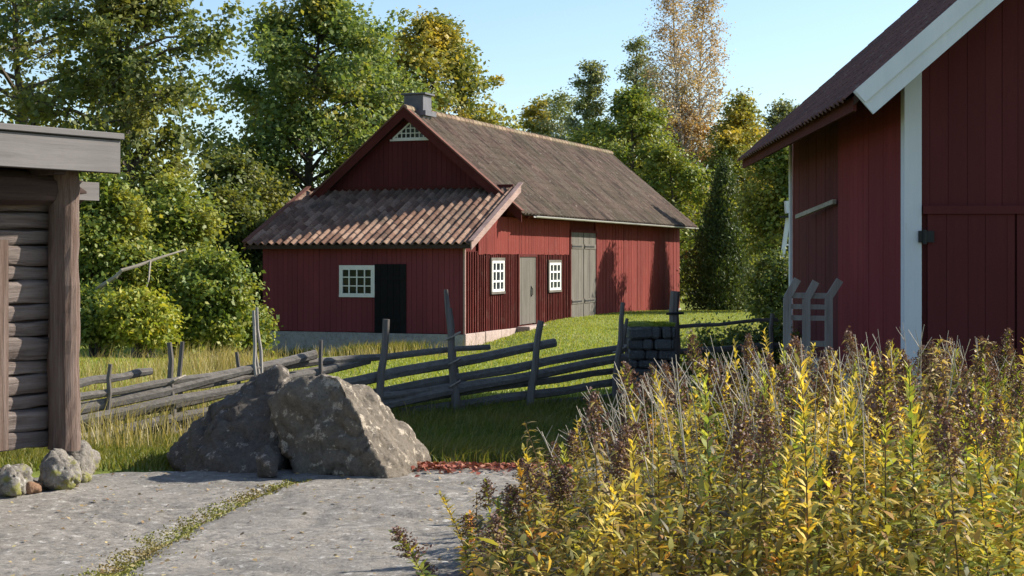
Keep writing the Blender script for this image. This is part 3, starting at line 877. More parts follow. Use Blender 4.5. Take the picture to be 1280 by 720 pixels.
# ------------------------------------------------------------------ the log shed on the left
SA = -math.atan2(0.553, 0.833)
sx0, sy0 = -3.112, 10.8
SF = Frame((sx0, sy0), SA)
sh = empty('log_shed', (sx0, sy0, 0), SA)
tag(sh, 'weathered grey log shed with a wide fascia plank, cut by the left edge', 'shed')
LL, DD = 3.6, 3.0                                    # along -y, depth along -x
z = 0.26; rr = random.Random(8); k = 0
lw = MB(); ew = MB()
hs = [0.13, 0.16, 0.10, 0.14, 0.10, 0.17, 0.11, 0.12, 0.17, 0.10, 0.15, 0.11, 0.12, 0.16, 0.10]
for h in hs:
    n = 26
    pts = []; rad = []
    for i in range(n + 1):
        pts.append((-0.13 + 0.008 * math.sin(i * 0.9 + z * 40), -LL + (LL - 0.05) * i / n, z + h / 2 + 0.006 * math.sin(i * 1.3 + z * 11)))
        rad.append(h / 2 * rr.uniform(0.84, 0.97))
    lw.tube(pts, rad, 20, 0.62, 0.05, 0.5)
    ew.tube([(-DD, -0.09, z + h / 2 + 0.03), (-0.2, -0.09, z + h / 2 + 0.03)], h / 2 * 1.02, 10, 0.85, 0.02)
    ew.tube([(-DD, -LL + 0.1, z + h / 2 + 0.03), (-0.2, -LL + 0.1, z + h / 2 + 0.03)], h / 2 * 1.02, 10, 0.85, 0.02)
    ew.tube([(-DD + 0.1, -LL, z + h / 2), (-DD + 0.1, -0.05, z + h / 2)], h / 2 * 1.02, 10, 0.85, 0.02)
    z += h * 0.985
ztop = z
lw.build('log_wall', LOG, sh)
ew.build('end_wall', LOG, sh)
# one dark inner lining, seen in the gaps between the logs
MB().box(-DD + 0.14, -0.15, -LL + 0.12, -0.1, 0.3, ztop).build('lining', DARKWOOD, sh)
# the hewn corner post
pm = MB()
pts, rad = [], []
for i in range(22):
    t = i / 21
    pts.append((0.02 + 0.003 * math.sin(i * 1.7), -0.105 + 0.004 * math.sin(i * 0.8), 0.25 + 2.02 * t)); rad.append(0.112 * (1.02 - 0.06 * t) * (1 + 0.012 * math.sin(i * 2.3)))
pm.tube(pts, rad, 16, 0.9, 0.04)
pm.build('corner_post', LOGPOST, sh)
MB().box(-0.02, 0.05, -LL * 0.5, -0.60, 0.30, 1.72).build('door_frame', LOGPOST, sh)
# wall plate with its end beyond the post
MB().tube([(-0.03, -LL - 0.1, 2.08), (-0.03, -0.5, 2.08), (-0.03, 0.075, 2.07)], [0.135, 0.13, 0.085], 10, 0.9, 0.04).build('wall_plate', DARKWOOD, sh)
MB().bar((-0.03, 0.0, 2.075), (-0.03, 0.19, 2.075), 0.15, 0.13).build('plate_end', GREYBOARD, sh)
# roof: fascia plank, cap board, deck rising away
fx = 0.30
MB().box(fx, fx + 0.03, -LL - 0.2, 0.135, 2.195, 2.425).build('fascia', GREYBOARD, sh, bevel=0.004)
MB().box(fx - 0.12, fx + 0.055, -LL - 0.2, 0.15, 2.432, 2.475).build('cap_board', GREYBOARD, sh, bevel=0.004)
MB().prism([(fx, -LL - 0.2, 2.19), (fx, -LL - 0.2, 2.42), (-DD - 0.3, -LL - 0.2, 2.05), (-DD - 0.3, -LL - 0.2, 1.93), (fx - 0.35, -LL - 0.2, 2.24)], (0, LL + 0.33, 0)).build('roof', DARKWOOD, sh)
m = MB(); y = -0.02
for y in (-0.35, -1.1, -1.9, -2.7, -3.4):
    m.bar((fx - 0.03, y, 2.2), (-0.5, y, 2.19), 0.1, 0.06)
m.build('rafters', DARKWOOD, sh)


# ------------------------------------------------------------------ stones and boulders
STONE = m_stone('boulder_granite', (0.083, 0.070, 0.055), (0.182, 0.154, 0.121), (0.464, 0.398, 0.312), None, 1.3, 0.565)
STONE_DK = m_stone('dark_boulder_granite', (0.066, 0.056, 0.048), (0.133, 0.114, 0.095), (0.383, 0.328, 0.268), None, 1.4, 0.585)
STONE_MOSS = m_stone('mossy_granite', (0.14, 0.12, 0.10), (0.27, 0.245, 0.21), (0.48, 0.46, 0.41), (0.27, 0.26, 0.06), 2.0, 0.58)
STONE_PALE = m_stone('pale_granite', (0.25, 0.23, 0.2), (0.4, 0.37, 0.33), (0.55, 0.52, 0.48), None, 2.5, 0.58)


def rock(name, pts, mat, vox=0.03, amp=0.03, fr=3.0, sd=0.0, smooth_it=2, label=None, cat='boulder', group=None, sharp=False):
    bm = bmesh.new()
    for p in pts: bm.verts.new(p)
    bmesh.ops.convex_hull(bm, input=list(bm.verts))
    for v in [v for v in bm.verts if not v.link_faces]: bm.verts.remove(v)
    me = bpy.data.meshes.new(name); bm.to_mesh(me); bm.free()
    o = bpy.data.objects.new(name, me); COL.objects.link(o)
    md = o.modifiers.new('r', 'REMESH'); md.mode = 'VOXEL'; md.voxel_size = vox; md.adaptivity = 0
    dg = bpy.context.evaluated_depsgraph_get(); dg.update()
    me2 = bpy.data.meshes.new_from_object(o.evaluated_get(dg)); o.modifiers.clear(); o.data = me2
    bm = bmesh.new(); bm.from_mesh(me2)
    for _ in range(smooth_it):
        bmesh.ops.smooth_vert(bm, verts=bm.verts, factor=0.5, use_axis_x=True, use_axis_y=True, use_axis_z=True)
    bm.normal_update()
    dsp = []
    for v in bm.verts:
        p = v.co; q = Vector((p.x + sd, p.y, p.z))
        d = amp * (noise.fractal(q * fr, 0.8, 2.1, 7) * 0.75)
        cell = noise.voronoi(q * fr * 1.1)[0]
        d += amp * 0.9 * (min(cell[1] - cell[0], 0.5) - 0.25)
        d -= amp * 0.7 * max(0, 1 - abs(noise.noise(q * fr * 1.7 + Vector((9, 2, 4)))) * 12) * (0.5 + noise.noise(q * 2))
        dsp.append(p + v.normal * d)
    for v, p in zip(bm.verts, dsp): v.co = p
    c = Vector((0, 0, 0))
    for v in bm.verts: c += v.co
    c /= len(bm.verts); c.z = min(v.co.z for v in bm.verts)
    for v in bm.verts: v.co -= c
    bm.to_mesh(me2); bm.free()
    me2.materials.clear(); me2.materials.append(mat); o.location = c
    me2.polygons.foreach_set('use_smooth', [True] * len(me2.polygons))
    if label: tag(o, label, cat, group)
    return o


def P3(px, py, Y):
    return at(px, py, Y)


bl = [P3(206, 566, 11.9), P3(212, 582, 11.7), P3(240, 598, 11.4), P3(262, 514, 12.0), P3(300, 497, 11.95), P3(330, 474, 11.9), P3(348, 457, 11.8), P3(366, 476, 11.8), P3(366, 505, 11.6),
      P3(345, 545, 11.35), P3(300, 600, 11.15), P3(350, 600, 11.2), P3(275, 535, 11.55), P3(245, 556, 11.5), P3(370, 590, 12.2), P3(232, 560, 13.3), P3(275, 512, 13.2), P3(330, 490, 13.2), P3(360, 560, 13.4), P3(250, 620, 12.0), P3(350, 625, 12.0), P3(235, 600, 13.0)]
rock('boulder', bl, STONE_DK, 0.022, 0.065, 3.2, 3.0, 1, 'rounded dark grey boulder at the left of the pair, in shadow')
br = [P3(334, 500, 11.35), P3(350, 481, 11.3), P3(402, 466, 11.2), P3(420, 467, 11.15), P3(375, 597, 11.12), P3(350, 560, 11.25), P3(342, 525, 11.3), P3(410, 600, 11.05), P3(450, 601, 10.92), P3(486, 601, 10.82),
      P3(446, 515, 10.98), P3(467, 560, 10.88), P3(458, 490, 11.55), P3(502, 525, 11.7), P3(536, 566, 11.75), P3(534, 590, 11.5), P3(520, 599, 11.2), P3(520, 585, 12.3), P3(430, 490, 12.4), P3(390, 590, 12.7), P3(480, 600, 12.7), P3(450, 625, 11.8)]
rock('boulder', br, STONE, 0.020, 0.058, 3.6, 7.0, 1, 'large wedge-shaped grey boulder whose right face is sunlit')
rock('stone', [P3(320, 598, 10.95), P3(348, 598, 10.92), P3(318, 570, 11.0), P3(334, 553, 11.05), P3(350, 572, 11.0), P3(336, 596, 11.3), P3(330, 575, 10.85)], STONE_DK, 0.018, 0.015, 5, 1.0, 2,
     'small rounded stone wedged at the foot between the boulders', 'stone')
rock('stone', [P3(368, 484, 11.75), P3(386, 483, 11.7), P3(371, 474, 11.85), P3(383, 475, 11.8), P3(377, 486, 11.9), P3(388, 478, 12.0)], STONE_PALE, 0.014, 0.01, 8, 2.0, 1,
     'small pale stone lying in the notch on top of the boulders', 'stone')
for i, (x0, x1, y0, y1, Yc, lb) in enumerate(((-14, 39, 578, 622, 10.25, 'mossy foundation stone under the shed at the left edge'), (48, 104, 565, 614, 10.55, 'mossy rounded foundation stone under the shed corner post'),
                                              (84, 120, 556, 607, 10.9, 'pale mossy foundation stone just right of the shed corner post'))):
    pts = []; rr = random.Random(60 + i)
    for k in range(34):
        th, ph = rr.uniform(0, 6.28), math.acos(rr.uniform(-1, 1))
        e = lambda v: math.copysign(abs(v) ** 0.7, v)
        cx_, cz_ = (x0 + x1) / 2, (y0 + y1) / 2
        c = at(cx_, cz_, Yc)
        pts.append(c + Vector((e(math.sin(ph) * math.cos(th)) * (x1 - x0) / 2 / F * Yc, e(math.sin(ph) * math.sin(th)) * 0.19, e(math.cos(ph)) * (y1 - y0) / 2 / F * Yc)))
    rock('foundation_stone', pts, STONE_MOSS, 0.014, 0.05, 5.5, 4.0 + i, 1, lb, 'stone')
c = at(36, 612, 10.3)
rock('foundation_stone', [c + Vector((random.uniform(-0.09, 0.09), random.uniform(-0.06, 0.1), random.uniform(-0.05, 0.07))) for _ in range(20)], m_stone('rusty_stone', (0.16, 0.09, 0.05), (0.27, 0.16, 0.10), (0.4, 0.3, 0.22), None, 2, 0.62),
     0.016, 0.015, 6, 9.0, 2, 'small rusty-brown stone between the mossy ones under the shed', 'stone')


BRAMBLES = []
# ------------------------------------------------------------------ split-rail fence
fence = empty('wooden_fence', (-2.0, 20.3, ground(-2, 20.3)))
tag(fence, 'grey split-rail fence with slanting rails and leaning posts behind the boulders', 'fence')
fo = fence.location.copy()


def fy(px):                                           # distance of the fence line along the picture
    return 16.9 + (px - 100) / 680.0 * 4.8


def rail(pa, pb, th, off, parent, org, mat=FENCE):
    Ya, Yb = fy(pa[0]) + off, fy(pb[0]) + off
    a, b = at(pa[0], pa[1], Ya), at(pb[0], pb[1], Yb)
    n = 7; pts = [a.lerp(b, i / n) + Vector((0, 0, 0.011 * math.sin(i * 1.9 + pa[1]))) for i in range(n + 1)]
    rad = [th * 0.53 * (1.05 - 0.2 * i / n) * random.uniform(0.92, 1.08) for i in range(n + 1)]
    return MB().tube(pts, rad, 7, 0.7, 0.10).build('rail', mat, parent, origin=org)


for pa, pb, th, off in (((60, 486), (190, 464), 0.10, 0.1), ((40, 527), (395, 443), 0.125, -0.02), ((40, 545), (462, 449), 0.13, 0.10), ((60, 556), (430, 478), 0.11, -0.04), ((330, 498), (694, 429), 0.135, 0.0),
                        ((80, 566), (470, 497), 0.10, 0.05), ((30, 508), (300, 463), 0.09, -0.08), ((40, 575), (340, 522), 0.10, 0.0), ((40, 536), (420, 461), 0.10, -0.1), ((360, 512), (600, 478), 0.09, -0.08), ((60, 562), (380, 500), 0.09, 0.1), ((50, 516), (330, 468), 0.08, 0.14), ((420, 518), (660, 468), 0.09, 0.12), ((300, 462), (612, 433), 0.085, 0.12), ((425, 500), (782, 434), 0.13, 0.09), ((440, 512), (784, 446), 0.14, -0.05), ((470, 505), (782, 462), 0.10, 0.1), ((500, 517), (784, 476), 0.12, 0.02), ((540, 522), (790, 492), 0.10, 0.08)):
    rail(pa, pb, th, off, fence, fo)


def post(pb, pt, r0, r1, off, parent, org, mat=FENCEP, name='post', Y=None):
    Yc = (fy(pb[0]) if Y is None else Y) + off
    a, b = at(pb[0], pb[1], Yc), at(pt[0], pt[1], Yc)
    a.z = min(a.z, ground(a.x, a.y) - 0.1)
    n = 6; pts = [a.lerp(b, i / n) + Vector((0.012 * math.sin(i * 2.1 + pb[0]), 0, 0)) for i in range(n + 1)]
    return MB().tube(pts, [r0 + (r1 - r0) * i / n for i in range(n + 1)], 7, 0.85, 0.07).build(name, mat, parent, origin=org)


for pb, pt, r0, r1, off in (((217, 535), (212, 428), 0.045, 0.03, -0.14), ((222, 532), (227, 427), 0.035, 0.025, 0.2), ((470, 510), (484, 399), 0.055, 0.045, -0.16), ((132, 552), (138, 455), 0.035, 0.025, -0.12), ((300, 520), (297, 440), 0.03, 0.022, 0.2), ((395, 510), (402, 425), 0.035, 0.025, -0.12), ((571, 512), (558, 362), 0.065, 0.03, -0.16),
                            ((575, 510), (562, 385), 0.045, 0.03, 0.24), ((661, 512), (675, 401), 0.06, 0.045, -0.16), ((766, 518), (779, 378), 0.06, 0.03, -0.16), ((768, 515), (783, 398), 0.045, 0.025, 0.2), ((786, 490), (781, 405), 0.03, 0.025, 0.22)):
    post(pb, pt, r0, r1, off, fence, fo)
for pb, pt in (((329, 470), (316, 388)), ((323, 465), (317, 408)), ((333, 470), (321, 384))):
    post(pb, pt, 0.026, 0.018, -0.15, fence, fo, PALEPOST)

# the thick gatepost, the dry stone pier and the rails that run on to the right
gp = empty('gate_post', at(843, 480, 22.6))
tag(gp, 'thick dark wooden gatepost standing right of the stone pier', 'post')
post((843, 500), (843, 364), 0.085, 0.075, 0, gp, gp.location.copy(), FENCEP, 'shaft', 22.6)
c = at(843, 392, 22.6)
MB().tube([c + Vector((-0.13, -0.08, 0)), c + Vector((0.13, -0.08, 0.01))], 0.02, 6).build('hinge_pin', IRON, gp, origin=gp.location.copy())
pier = empty('stone_pier', (at(812, 480, 22.3).x, 22.3, ground(2, 22.3)))
tag(pier, 'low dry-laid stone pier with a mossy top beside the fence end', 'stone wall')
po = pier.location.copy(); rr = random.Random(77)
DRY = m_stone('dry_stone', (0.05, 0.05, 0.052), (0.115, 0.112, 0.11), (0.25, 0.25, 0.24), None, 1.6, 0.6)
zt = at(0, 407, 22.0).z
m = MB(); z = ground(2, 22.2) - 0.2
while z < zt - 0.06:
    h = min(rr.uniform(0.10, 0.22), zt - z)
    x = at(786, 0, 22.0).x
    xe = at(842, 0, 22.0).x + 0.02
    while x < xe - 0.05:
        w = min(rr.uniform(0.13, 0.34), xe - x)
        for yy in (21.95, 22.35):
            jm = Matrix.Translation((x + w / 2, yy + 0.18, z + h / 2)) @ Matrix.Rotation(rr.uniform(-0.09, 0.09), 4, 'Y') @ Matrix.Rotation(rr.uniform(-0.12, 0.12), 4, 'Z')
            m.box(-w / 2, w / 2, -0.2 + rr.uniform(-0.04, 0.02), 0.19, -h / 2 + 0.004, h / 2 - 0.004, jm)
        x += w
    z += h
m.build('masonry', DRY, pier, origin=po, bevel=0.035)
r5 = np.random.default_rng(5); n = 2600
Pt = np.column_stack([r5.uniform(at(785, 0, 22.0).x, at(843, 0, 22).x, n), r5.uniform(21.93, 22.7, n), np.full(n, zt - 0.01)])
V, T = blades(Pt - np.array(po), r5.uniform(0.02, 0.07, n), np.full(n, 0.014), r5.uniform(0.2, 1, n), 5)
link('turf_top', np_mesh('turf_top', V, T), GRASS_LAWN, pier)
f2 = empty('wooden_fence', at(900, 470, 23.5))
tag(f2, 'shaded wooden rails running from the gatepost towards the right barn', 'fence')
for ya, yb, th in ((409, 399, 0.06), (440, 431, 0.09)):
    a, b = at(848, ya, 22.7), at(972, yb, 23.6)
    n = 5; MB().tube([a.lerp(b, i / n) + Vector((0, 0, 0.012 * math.sin(i * 2 + ya))) for i in range(n + 1)], th / 2, 7, 0.7, 0.1).build('rail', FENCE, f2, origin=f2.location.copy())
for px in (962,):
    post((px, 490), (px + 3, 392), 0.045, 0.035, 0.12, f2, f2.location.copy(), FENCEP, 'post', 23.2)

for px, Yc, tp, w in ((888, 24.6, 420, 95), (950, 24.2, 408, 90)):
    BRAMBLES.append((px, Yc, tp, w))
# withy ties round the paired posts
for px, zs in ((220, (475, 500)), (566, (420, 452, 480)), (774, (436, 470))):
    for zy in zs:
        c = at(px, zy, fy(px)); m = MB()
        m.tube([c + Vector((0.10 * math.cos(a), 0.21 * math.sin(a), 0.05 * math.cos(a))) for a in [2 * math.pi * k / 14 for k in range(15)]], 0.012, 5)
        m.build('withy_tie', PALEBARK, fence, origin=fo)

# pale grey gate with pointed, leaning boards beside the right barn
gt_ = empty('wooden_gate', (3.75, 18.6, ground(3.7, 18.6)))
tag(gt_, 'small pale grey gate with slanted board tops against the right barn', 'gate')
go = gt_.location.copy()
for (x0, x1, yb, yt) in ((984, 997, 372, 349), (1008, 1020, 374, 352), (1036, 1050, 372, 350)):
    a, b = at(x0, yb, 18.6), at(x1, yt, 18.6)
    foot = Vector((a.x, a.y, ground(a.x, a.y) - 0.05))
    MB().bar(foot, a, 0.03, 0.095, up=(1, 0, 0)).bar(a - (b - a) * 0.05, b, 0.028, 0.09, up=(1, 0, 0)).build('board', PALEPOST, gt_, origin=go)
for yy, tt in ((370, 0.07), (384, 0.06), (398, 0.06), (430, 0.07)):
    a, b = at(986, yy - 1, 18.63), at(1040, yy, 18.63)
    MB().bar(a, b, 0.028, tt).build('rail', PALEPOST, gt_, origin=go)

# white trestle beyond the far corner of the right barn
tz = empty('trestle', (at(984, 0, 45.0).x, 45.0, ground(7, 45)))
tag(tz, 'white wooden trestle with splayed legs by the far barn corner', 'trestle')
to = tz.location.copy()
MB().bar(at(981.5, 259, 45.0), at(996, 258, 45.0), 0.25, 0.36).build('top_box', WHITE_TRIM, tz, origin=to)
MB().bar(at(975, 271, 44.8), at(997, 271, 44.8), 0.16, 0.06).build('cross_bar', IRON, tz, origin=to)
for x0, x1 in ((985, 978), (989, 999)):
    for dy in (-0.15, 0.25):
        a = at(x0, 272, 45.0 + dy * 0.4); b = at(x1, 322, 45.0 + dy); d = (b - a)
        MB().bar(a, a + d * 2.1, 0.09, 0.12, up=(1, 0, 0)).build('leg', WHITE_TRIM, tz, origin=to)
MB().bar(at(981, 306, 45.0), at(995, 306, 45.0), 0.05, 0.05).build('stretcher', WHITE_TRIM, tz, origin=to)


# ------------------------------------------------------------------ trees
def prof_round(t): return math.sin(math.pi * min(1, max(0, t)) ** 0.8) ** 0.65
def prof_oval(t): return (math.sin(math.pi * min(1, 0.08 + 0.92 * t) ** 0.9)) ** 0.8
def prof_slim(t): return (1 - t) ** 0.6 * min(1, t * 5 + 0.3)


def tree(name, label, cat, px, Y, top, wpx, leafmat, n_leaf, leaf=0.14, crown_from=None, seed=1, prof=prof_round, barkmat=None, spread=0.42, group=None, trunk_r=None, n1=26, up=0.35, stems=1, droop=0.0, sub=7):
    rr = random.Random(seed); g_ = np.random.default_rng(seed)
    base = Vector(((px - CX) / F * Y, Y, 0)); base.z = ground(max(-20, min(20, base.x)), min(80, Y)) - 0.05
    H = at(px, top, Y).z - base.z
    Rr = wpx / F * Y / 2
    cb_ = H * 0.15 if crown_from is None else max(0.05, at(px, crown_from, Y).z - base.z)
    tr_ = H * 0.02 + 0.03 if trunk_r is None else trunk_r
    root = empty(name, base)
    tag(root, label, cat, group)
    tm = MB(); cl = []
    for st in range(stems):
        lx, ly = (rr.uniform(-0.5, 0.5) * (0 if stems == 1 else Rr * 0.8), rr.uniform(-0.5, 0.5) * (0 if stems == 1 else Rr * 0.6))
        hs_ = H * (1 if st == 0 else rr.uniform(0.8, 0.98))
        def ax(t): return Vector((lx * (0.25 + 0.75 * t) + 0.02 * H * math.sin(t * 5 + seed + st), ly * (0.25 + 0.75 * t) + 0.015 * H * math.sin(t * 4 + seed * 2), hs_ * t))
        K = 12
        tm.tube([ax(i / K * 0.97) for i in range(K + 1)], [tr_ * (1 - 0.93 * i / K) + (tr_ * 0.35 if i == 0 else 0) for i in range(K + 1)], 8, 1, 0.05)
        nb = max(4, int(n1 * 1.35) // stems)
        for b in range(nb):
            t = (b + rr.random()) / nb
            hz = cb_ + (hs_ - cb_) * (t ** 0.9) * 0.97
            p0 = ax(max(0.03, (hz - 0.22 * (hs_ - cb_) * (1 - t) * up * 2) / hs_))
            rad = Rr / (1 if stems == 1 else 1.25) * prof(t) * rr.uniform(0.48, 1.2)
            az = b * 2.39996 + rr.uniform(-0.5, 0.5)
            p1 = Vector((ax(hz / hs_).x + math.cos(az) * rad, ax(hz / hs_).y + math.sin(az) * rad, hz + rad * up * 0.35 - droop * rad))
            pm_ = p0.lerp(p1, 0.5) + Vector((0, 0, 0.08 * rad))
            r0 = max(0.015, tr_ * 0.42 * (1 - 0.7 * t))
            tm.tube([p0, pm_, p1], [r0, r0 * 0.6, r0 * 0.2], 5)
            cl.append((p1, 1.0)); cl.append((p0.lerp(p1, 0.72), 0.9))
            for q in range(sub):
                s0 = p0.lerp(p1, rr.uniform(0.3, 0.95))
                dr = Vector((math.cos(az + rr.uniform(-1.3, 1.3)), math.sin(az + rr.uniform(-1.3, 1.3)), rr.uniform(-0.35, 0.7) - droop)).normalized()
                s1 = s0 + dr * max(0.3, rad * rr.uniform(0.25, 0.55))
                tm.tube([s0, s1], [r0 * 0.35, r0 * 0.1], 4)
                cl.append((s1, rr.uniform(0.6, 1.1))); cl.append((s0.lerp(s1, 0.55), 0.6))
    tm.build('trunk', barkmat or BARK, root)
    C = np.array([tuple(c[0]) for c in cl]); wgt = np.array([c[1] for c in cl]) * g_.uniform(0.35, 1.5, len(cl)); wgt /= wgt.sum()
    idx = g_.choice(len(cl), n_leaf, p=wgt)
    spr = spread * 0.78 * g_.uniform(0.45, 1.5, len(cl))[idx][:, None]
    off_ = g_.normal(0, 1, (n_leaf, 3))
    off_ *= np.minimum(1, 2.1 / np.linalg.norm(off_, axis=1, keepdims=True)) * spr * [1, 1, 0.75]
    if droop > 0: off_[:, 2] -= np.abs(g_.normal(0, 1, n_leaf)) * droop * 0.9
    Pn = C[idx] + off_
    Pn = Pn[Pn[:, 2] > 0.03]; n_ = len(Pn)
    outw = unit(Pn - np.array([0, 0, (H + cb_) / 2]))
    Nn = unit(g_.normal(0, 0.75, (n_, 3)) + outw * 0.35 + [0, 0, 0.75])
    A = unit(g_.normal(0, 0.8, (n_, 3)) + outw * 0.5 + [0, 0, -0.5])
    s_ = leaf * g_.uniform(0.5, 1.55, n_)
    V, Q = leaf_quads(Pn, A, Nn, s_, s_ * 0.68)
    link('crown', np_mesh('crown', V, Q), leafmat, root)
    return root


L_OAK = m_leaf('oak_leaves', [(0.0, (0.061, 0.094, 0.035)), (0.6, (0.121, 0.164, 0.049)), (1.0, (0.221, 0.245, 0.068))], (0.252, 0.236, 0.058), 0.5, 0.42, plo=0.46, phi=0.68)
L_MAPLE = m_leaf('maple_leaves', [(0.0, (0.090, 0.140, 0.045)), (0.6, (0.168, 0.237, 0.063)), (1.0, (0.292, 0.338, 0.090))], (0.427, 0.360, 0.080), 0.38, 0.42, plo=0.52, phi=0.68)
L_YEL = m_leaf('turning_leaves', [(0.0, (0.119, 0.151, 0.043)), (0.6, (0.220, 0.254, 0.059)), (1.0, (0.371, 0.338, 0.085))], (0.540, 0.405, 0.068), 0.4, 0.35, plo=0.47, phi=0.62)
L_GREY = m_leaf('willow_leaves', [(0.0, (0.135, 0.164, 0.090)), (0.6, (0.224, 0.254, 0.135)), (1.0, (0.359, 0.374, 0.224))], (0.239, 0.284, 0.075), 0.3, 0.35)
L_HAZEL = m_leaf('hazel_leaves', [(0.0, (0.089, 0.144, 0.031)), (0.6, (0.187, 0.246, 0.048)), (1.0, (0.334, 0.339, 0.078))], (0.374, 0.339, 0.069), 0.7, 0.38, plo=0.5, phi=0.7)
L_LIME = m_leaf('yellow_shrub_leaves', [(0.0, (0.176, 0.231, 0.033)), (0.6, (0.308, 0.341, 0.050)), (1.0, (0.462, 0.418, 0.077))], None, transl=0.4)
L_BIRCH = m_leaf('birch_leaves', [(0.0, (0.207, 0.117, 0.055)), (0.5, (0.358, 0.207, 0.076)), (1.0, (0.495, 0.343, 0.123))], (0.330, 0.289, 0.083), 0.3, 0.35, plo=0.5, phi=0.66)
L_BTOP = m_leaf('thin_birch_leaves', [(0.0, (0.27, 0.21, 0.17)), (0.6, (0.42, 0.35, 0.28)), (1.0, (0.54, 0.47, 0.38))], (0.44, 0.28, 0.12), 0.25, 0.4, plo=0.42, phi=0.62)
L_DARKC = m_leaf('conifer_needles', [(0.0, (0.037, 0.064, 0.017)), (0.6, (0.079, 0.120, 0.027)), (1.0, (0.146, 0.177, 0.042))], (0.122, 0.146, 0.037), 0.7, 0.3)
L_FAR = m_leaf('far_leaves', [(0.0, (0.090, 0.128, 0.045)), (0.6, (0.164, 0.202, 0.067)), (1.0, (0.269, 0.284, 0.105))], (0.299, 0.254, 0.090), 0.12, 0.3)

tree('oak_tree', 'dark green oak rising behind the log shed at the upper left edge', 'tree', 30, 46, -70, 330, L_OAK, 19000, 0.165, 240, 101, n1=26, spread=0.40)
tree('oak_tree', 'tall dark oak whose ragged right side meets open sky, right of shed roof', 'tree', 168, 42, -60, 200, L_OAK, 22000, 0.155, 260, 102, n1=28, spread=0.36)
tree('maple_tree', 'large broad maple tinged yellow at the top, left of the barn gable', 'tree', 394, 60, -14, 245, L_MAPLE, 52000, 0.18, 300, 103, prof=prof_oval, n1=40, spread=0.48)
tree('maple_tree', 'maple with yellow right flank rising just behind the barn chimney', 'tree', 535, 68, 22, 172, L_YEL, 29000, 0.18, 260, 104, prof=prof_oval, n1=26, spread=0.45)
tree('maple_tree', 'darker maple filling the gap behind the left slope of the barn gable', 'tree', 468, 64, 66, 150, L_MAPLE, 24000, 0.16, 300, 105, n1=22)
tree('oak_tree', 'small dark tree between the tall oak and the broad maple', 'tree', 296, 52, 196, 120, L_OAK, 14000, 0.15, 380, 106, n1=22)
# beyond the barn roof
tree('willow_tree', 'small far pale treetop just showing over the barn ridge', 'tree', 621, 112, 142, 26, L_GREY, 2200, 0.2, 230, 107, prof=prof_slim, n1=12)
tree('willow_tree', 'low pale green tree behind the middle of the barn ridge', 'tree', 675, 100, 126, 78, L_YEL, 12000, 0.2, 300, 108, n1=18)
tree('willow_tree', 'thin grey-green tree behind the far half of the barn ridge', 'tree', 735, 92, 72, 104, L_GREY, 13000, 0.17, 300, 109, prof=prof_slim, n1=26, spread=0.36)
tree('willow_tree', 'slender sparse grey-green treetop left of the birches', 'tree', 789, 94, 44, 70, L_GREY, 7500, 0.17, 280, 110, prof=prof_slim, n1=20, spread=0.33)
tree('maple_tree', 'leafy bright green tree above the right end of the barn roof', 'tree', 785, 78, 112, 130, L_HAZEL, 24000, 0.17, 340, 111, n1=26)
tree('maple_tree', 'rounded green tree showing right of the barn roof slope', 'tree', 838, 73, 185, 110, L_HAZEL, 17000, 0.16, 370, 112, n1=22)
for i, (px, Y, top, w, nl, lb) in enumerate(((850, 84, -60, 118, 11000, 'tallest thin-leaved birch with a white trunk, left of the birch pair'), (882, 86, -30, 116, 11000, 'thin-leaved birch with a white trunk on the right of the pair'))):
    tree('birch_tree', lb, 'tree', px, Y, top, w, L_BTOP, nl, 0.115, 200, 120 + i, prof_slim, BIRCH, 0.38, None, 0.17, 46, 0.6, 1, 0.3, 7)
tree('birch_tree', 'orange-brown birch filling the lower half of the birch clump', 'tree', 872, 85, 100, 125, L_BIRCH, 14000, 0.15, 330, 123, prof_oval, BIRCH, 0.42, None, 0.15, 30, 0.5, 3, 0.3)
tree('birch_tree', 'greyish half-bare birch low behind the barn roof, left of orange one', 'tree', 832, 88, 120, 70, L_BTOP, 5000, 0.15, 300, 124, prof_oval, BIRCH, 0.45, None, 0.12, 22, 0.5, 1, 0.3)
tree('willow_tree', 'taller yellow-green tree between the birches and the eave of the right barn', 'tree', 931, 80, 122, 96, L_YEL, 20000, 0.17, 340, 125, prof_oval, n1=24)
tree('willow_tree', 'pale feathery tree meeting the roof edge of the right barn', 'tree', 982, 88, 126, 96, L_GREY, 12000, 0.17, 300, 126, prof_oval, n1=22, spread=0.4)
tree('hazel_tree', 'bright green tree between the conifer and the right barn', 'tree', 1004, 56.5, 172, 140, L_HAZEL, 34000, 0.14, 372, 127, n1=40, stems=2, spread=0.36)
tree('hazel_bush', 'dark low shrub at the foot of the right barn wall', 'bush', 970, 38, 322, 62, L_OAK, 7000, 0.09, 405, 128, n1=18, stems=3, spread=0.2)
for k, (px, Yc, tp, w) in enumerate(BRAMBLES):
    tree('bramble_bush', ['dark shaded bramble just right of the gatepost', 'dark shaded bramble close to the pale grey gate'][k], 'bush', px, Yc, tp, w, L_OAK, 6500, 0.06, 480, 160 + k, n1=20, stems=4, spread=0.17)
tree('birch_tree', 'pale half-bare tree filling the gap over the middle of the barn ridge', 'tree', 706, 98, 112, 92, L_GREY, 9000, 0.17, 300, 170, prof_oval, BIRCH, 0.42, None, 0.12, 24, 0.5, 1, 0.15)
tree('birch_tree', 'pale thin-crowned birch just left of the tall birches', 'tree', 815, 92, 78, 74, L_GREY, 8000, 0.16, 300, 171, prof_oval, BIRCH, 0.42, None, 0.12, 24, 0.6, 1, 0.2)
tree('maple_tree', 'green tree low behind the barn roof between the pale trees', 'tree', 748, 84, 150, 120, L_HAZEL, 17000, 0.17, 340, 172, n1=26)
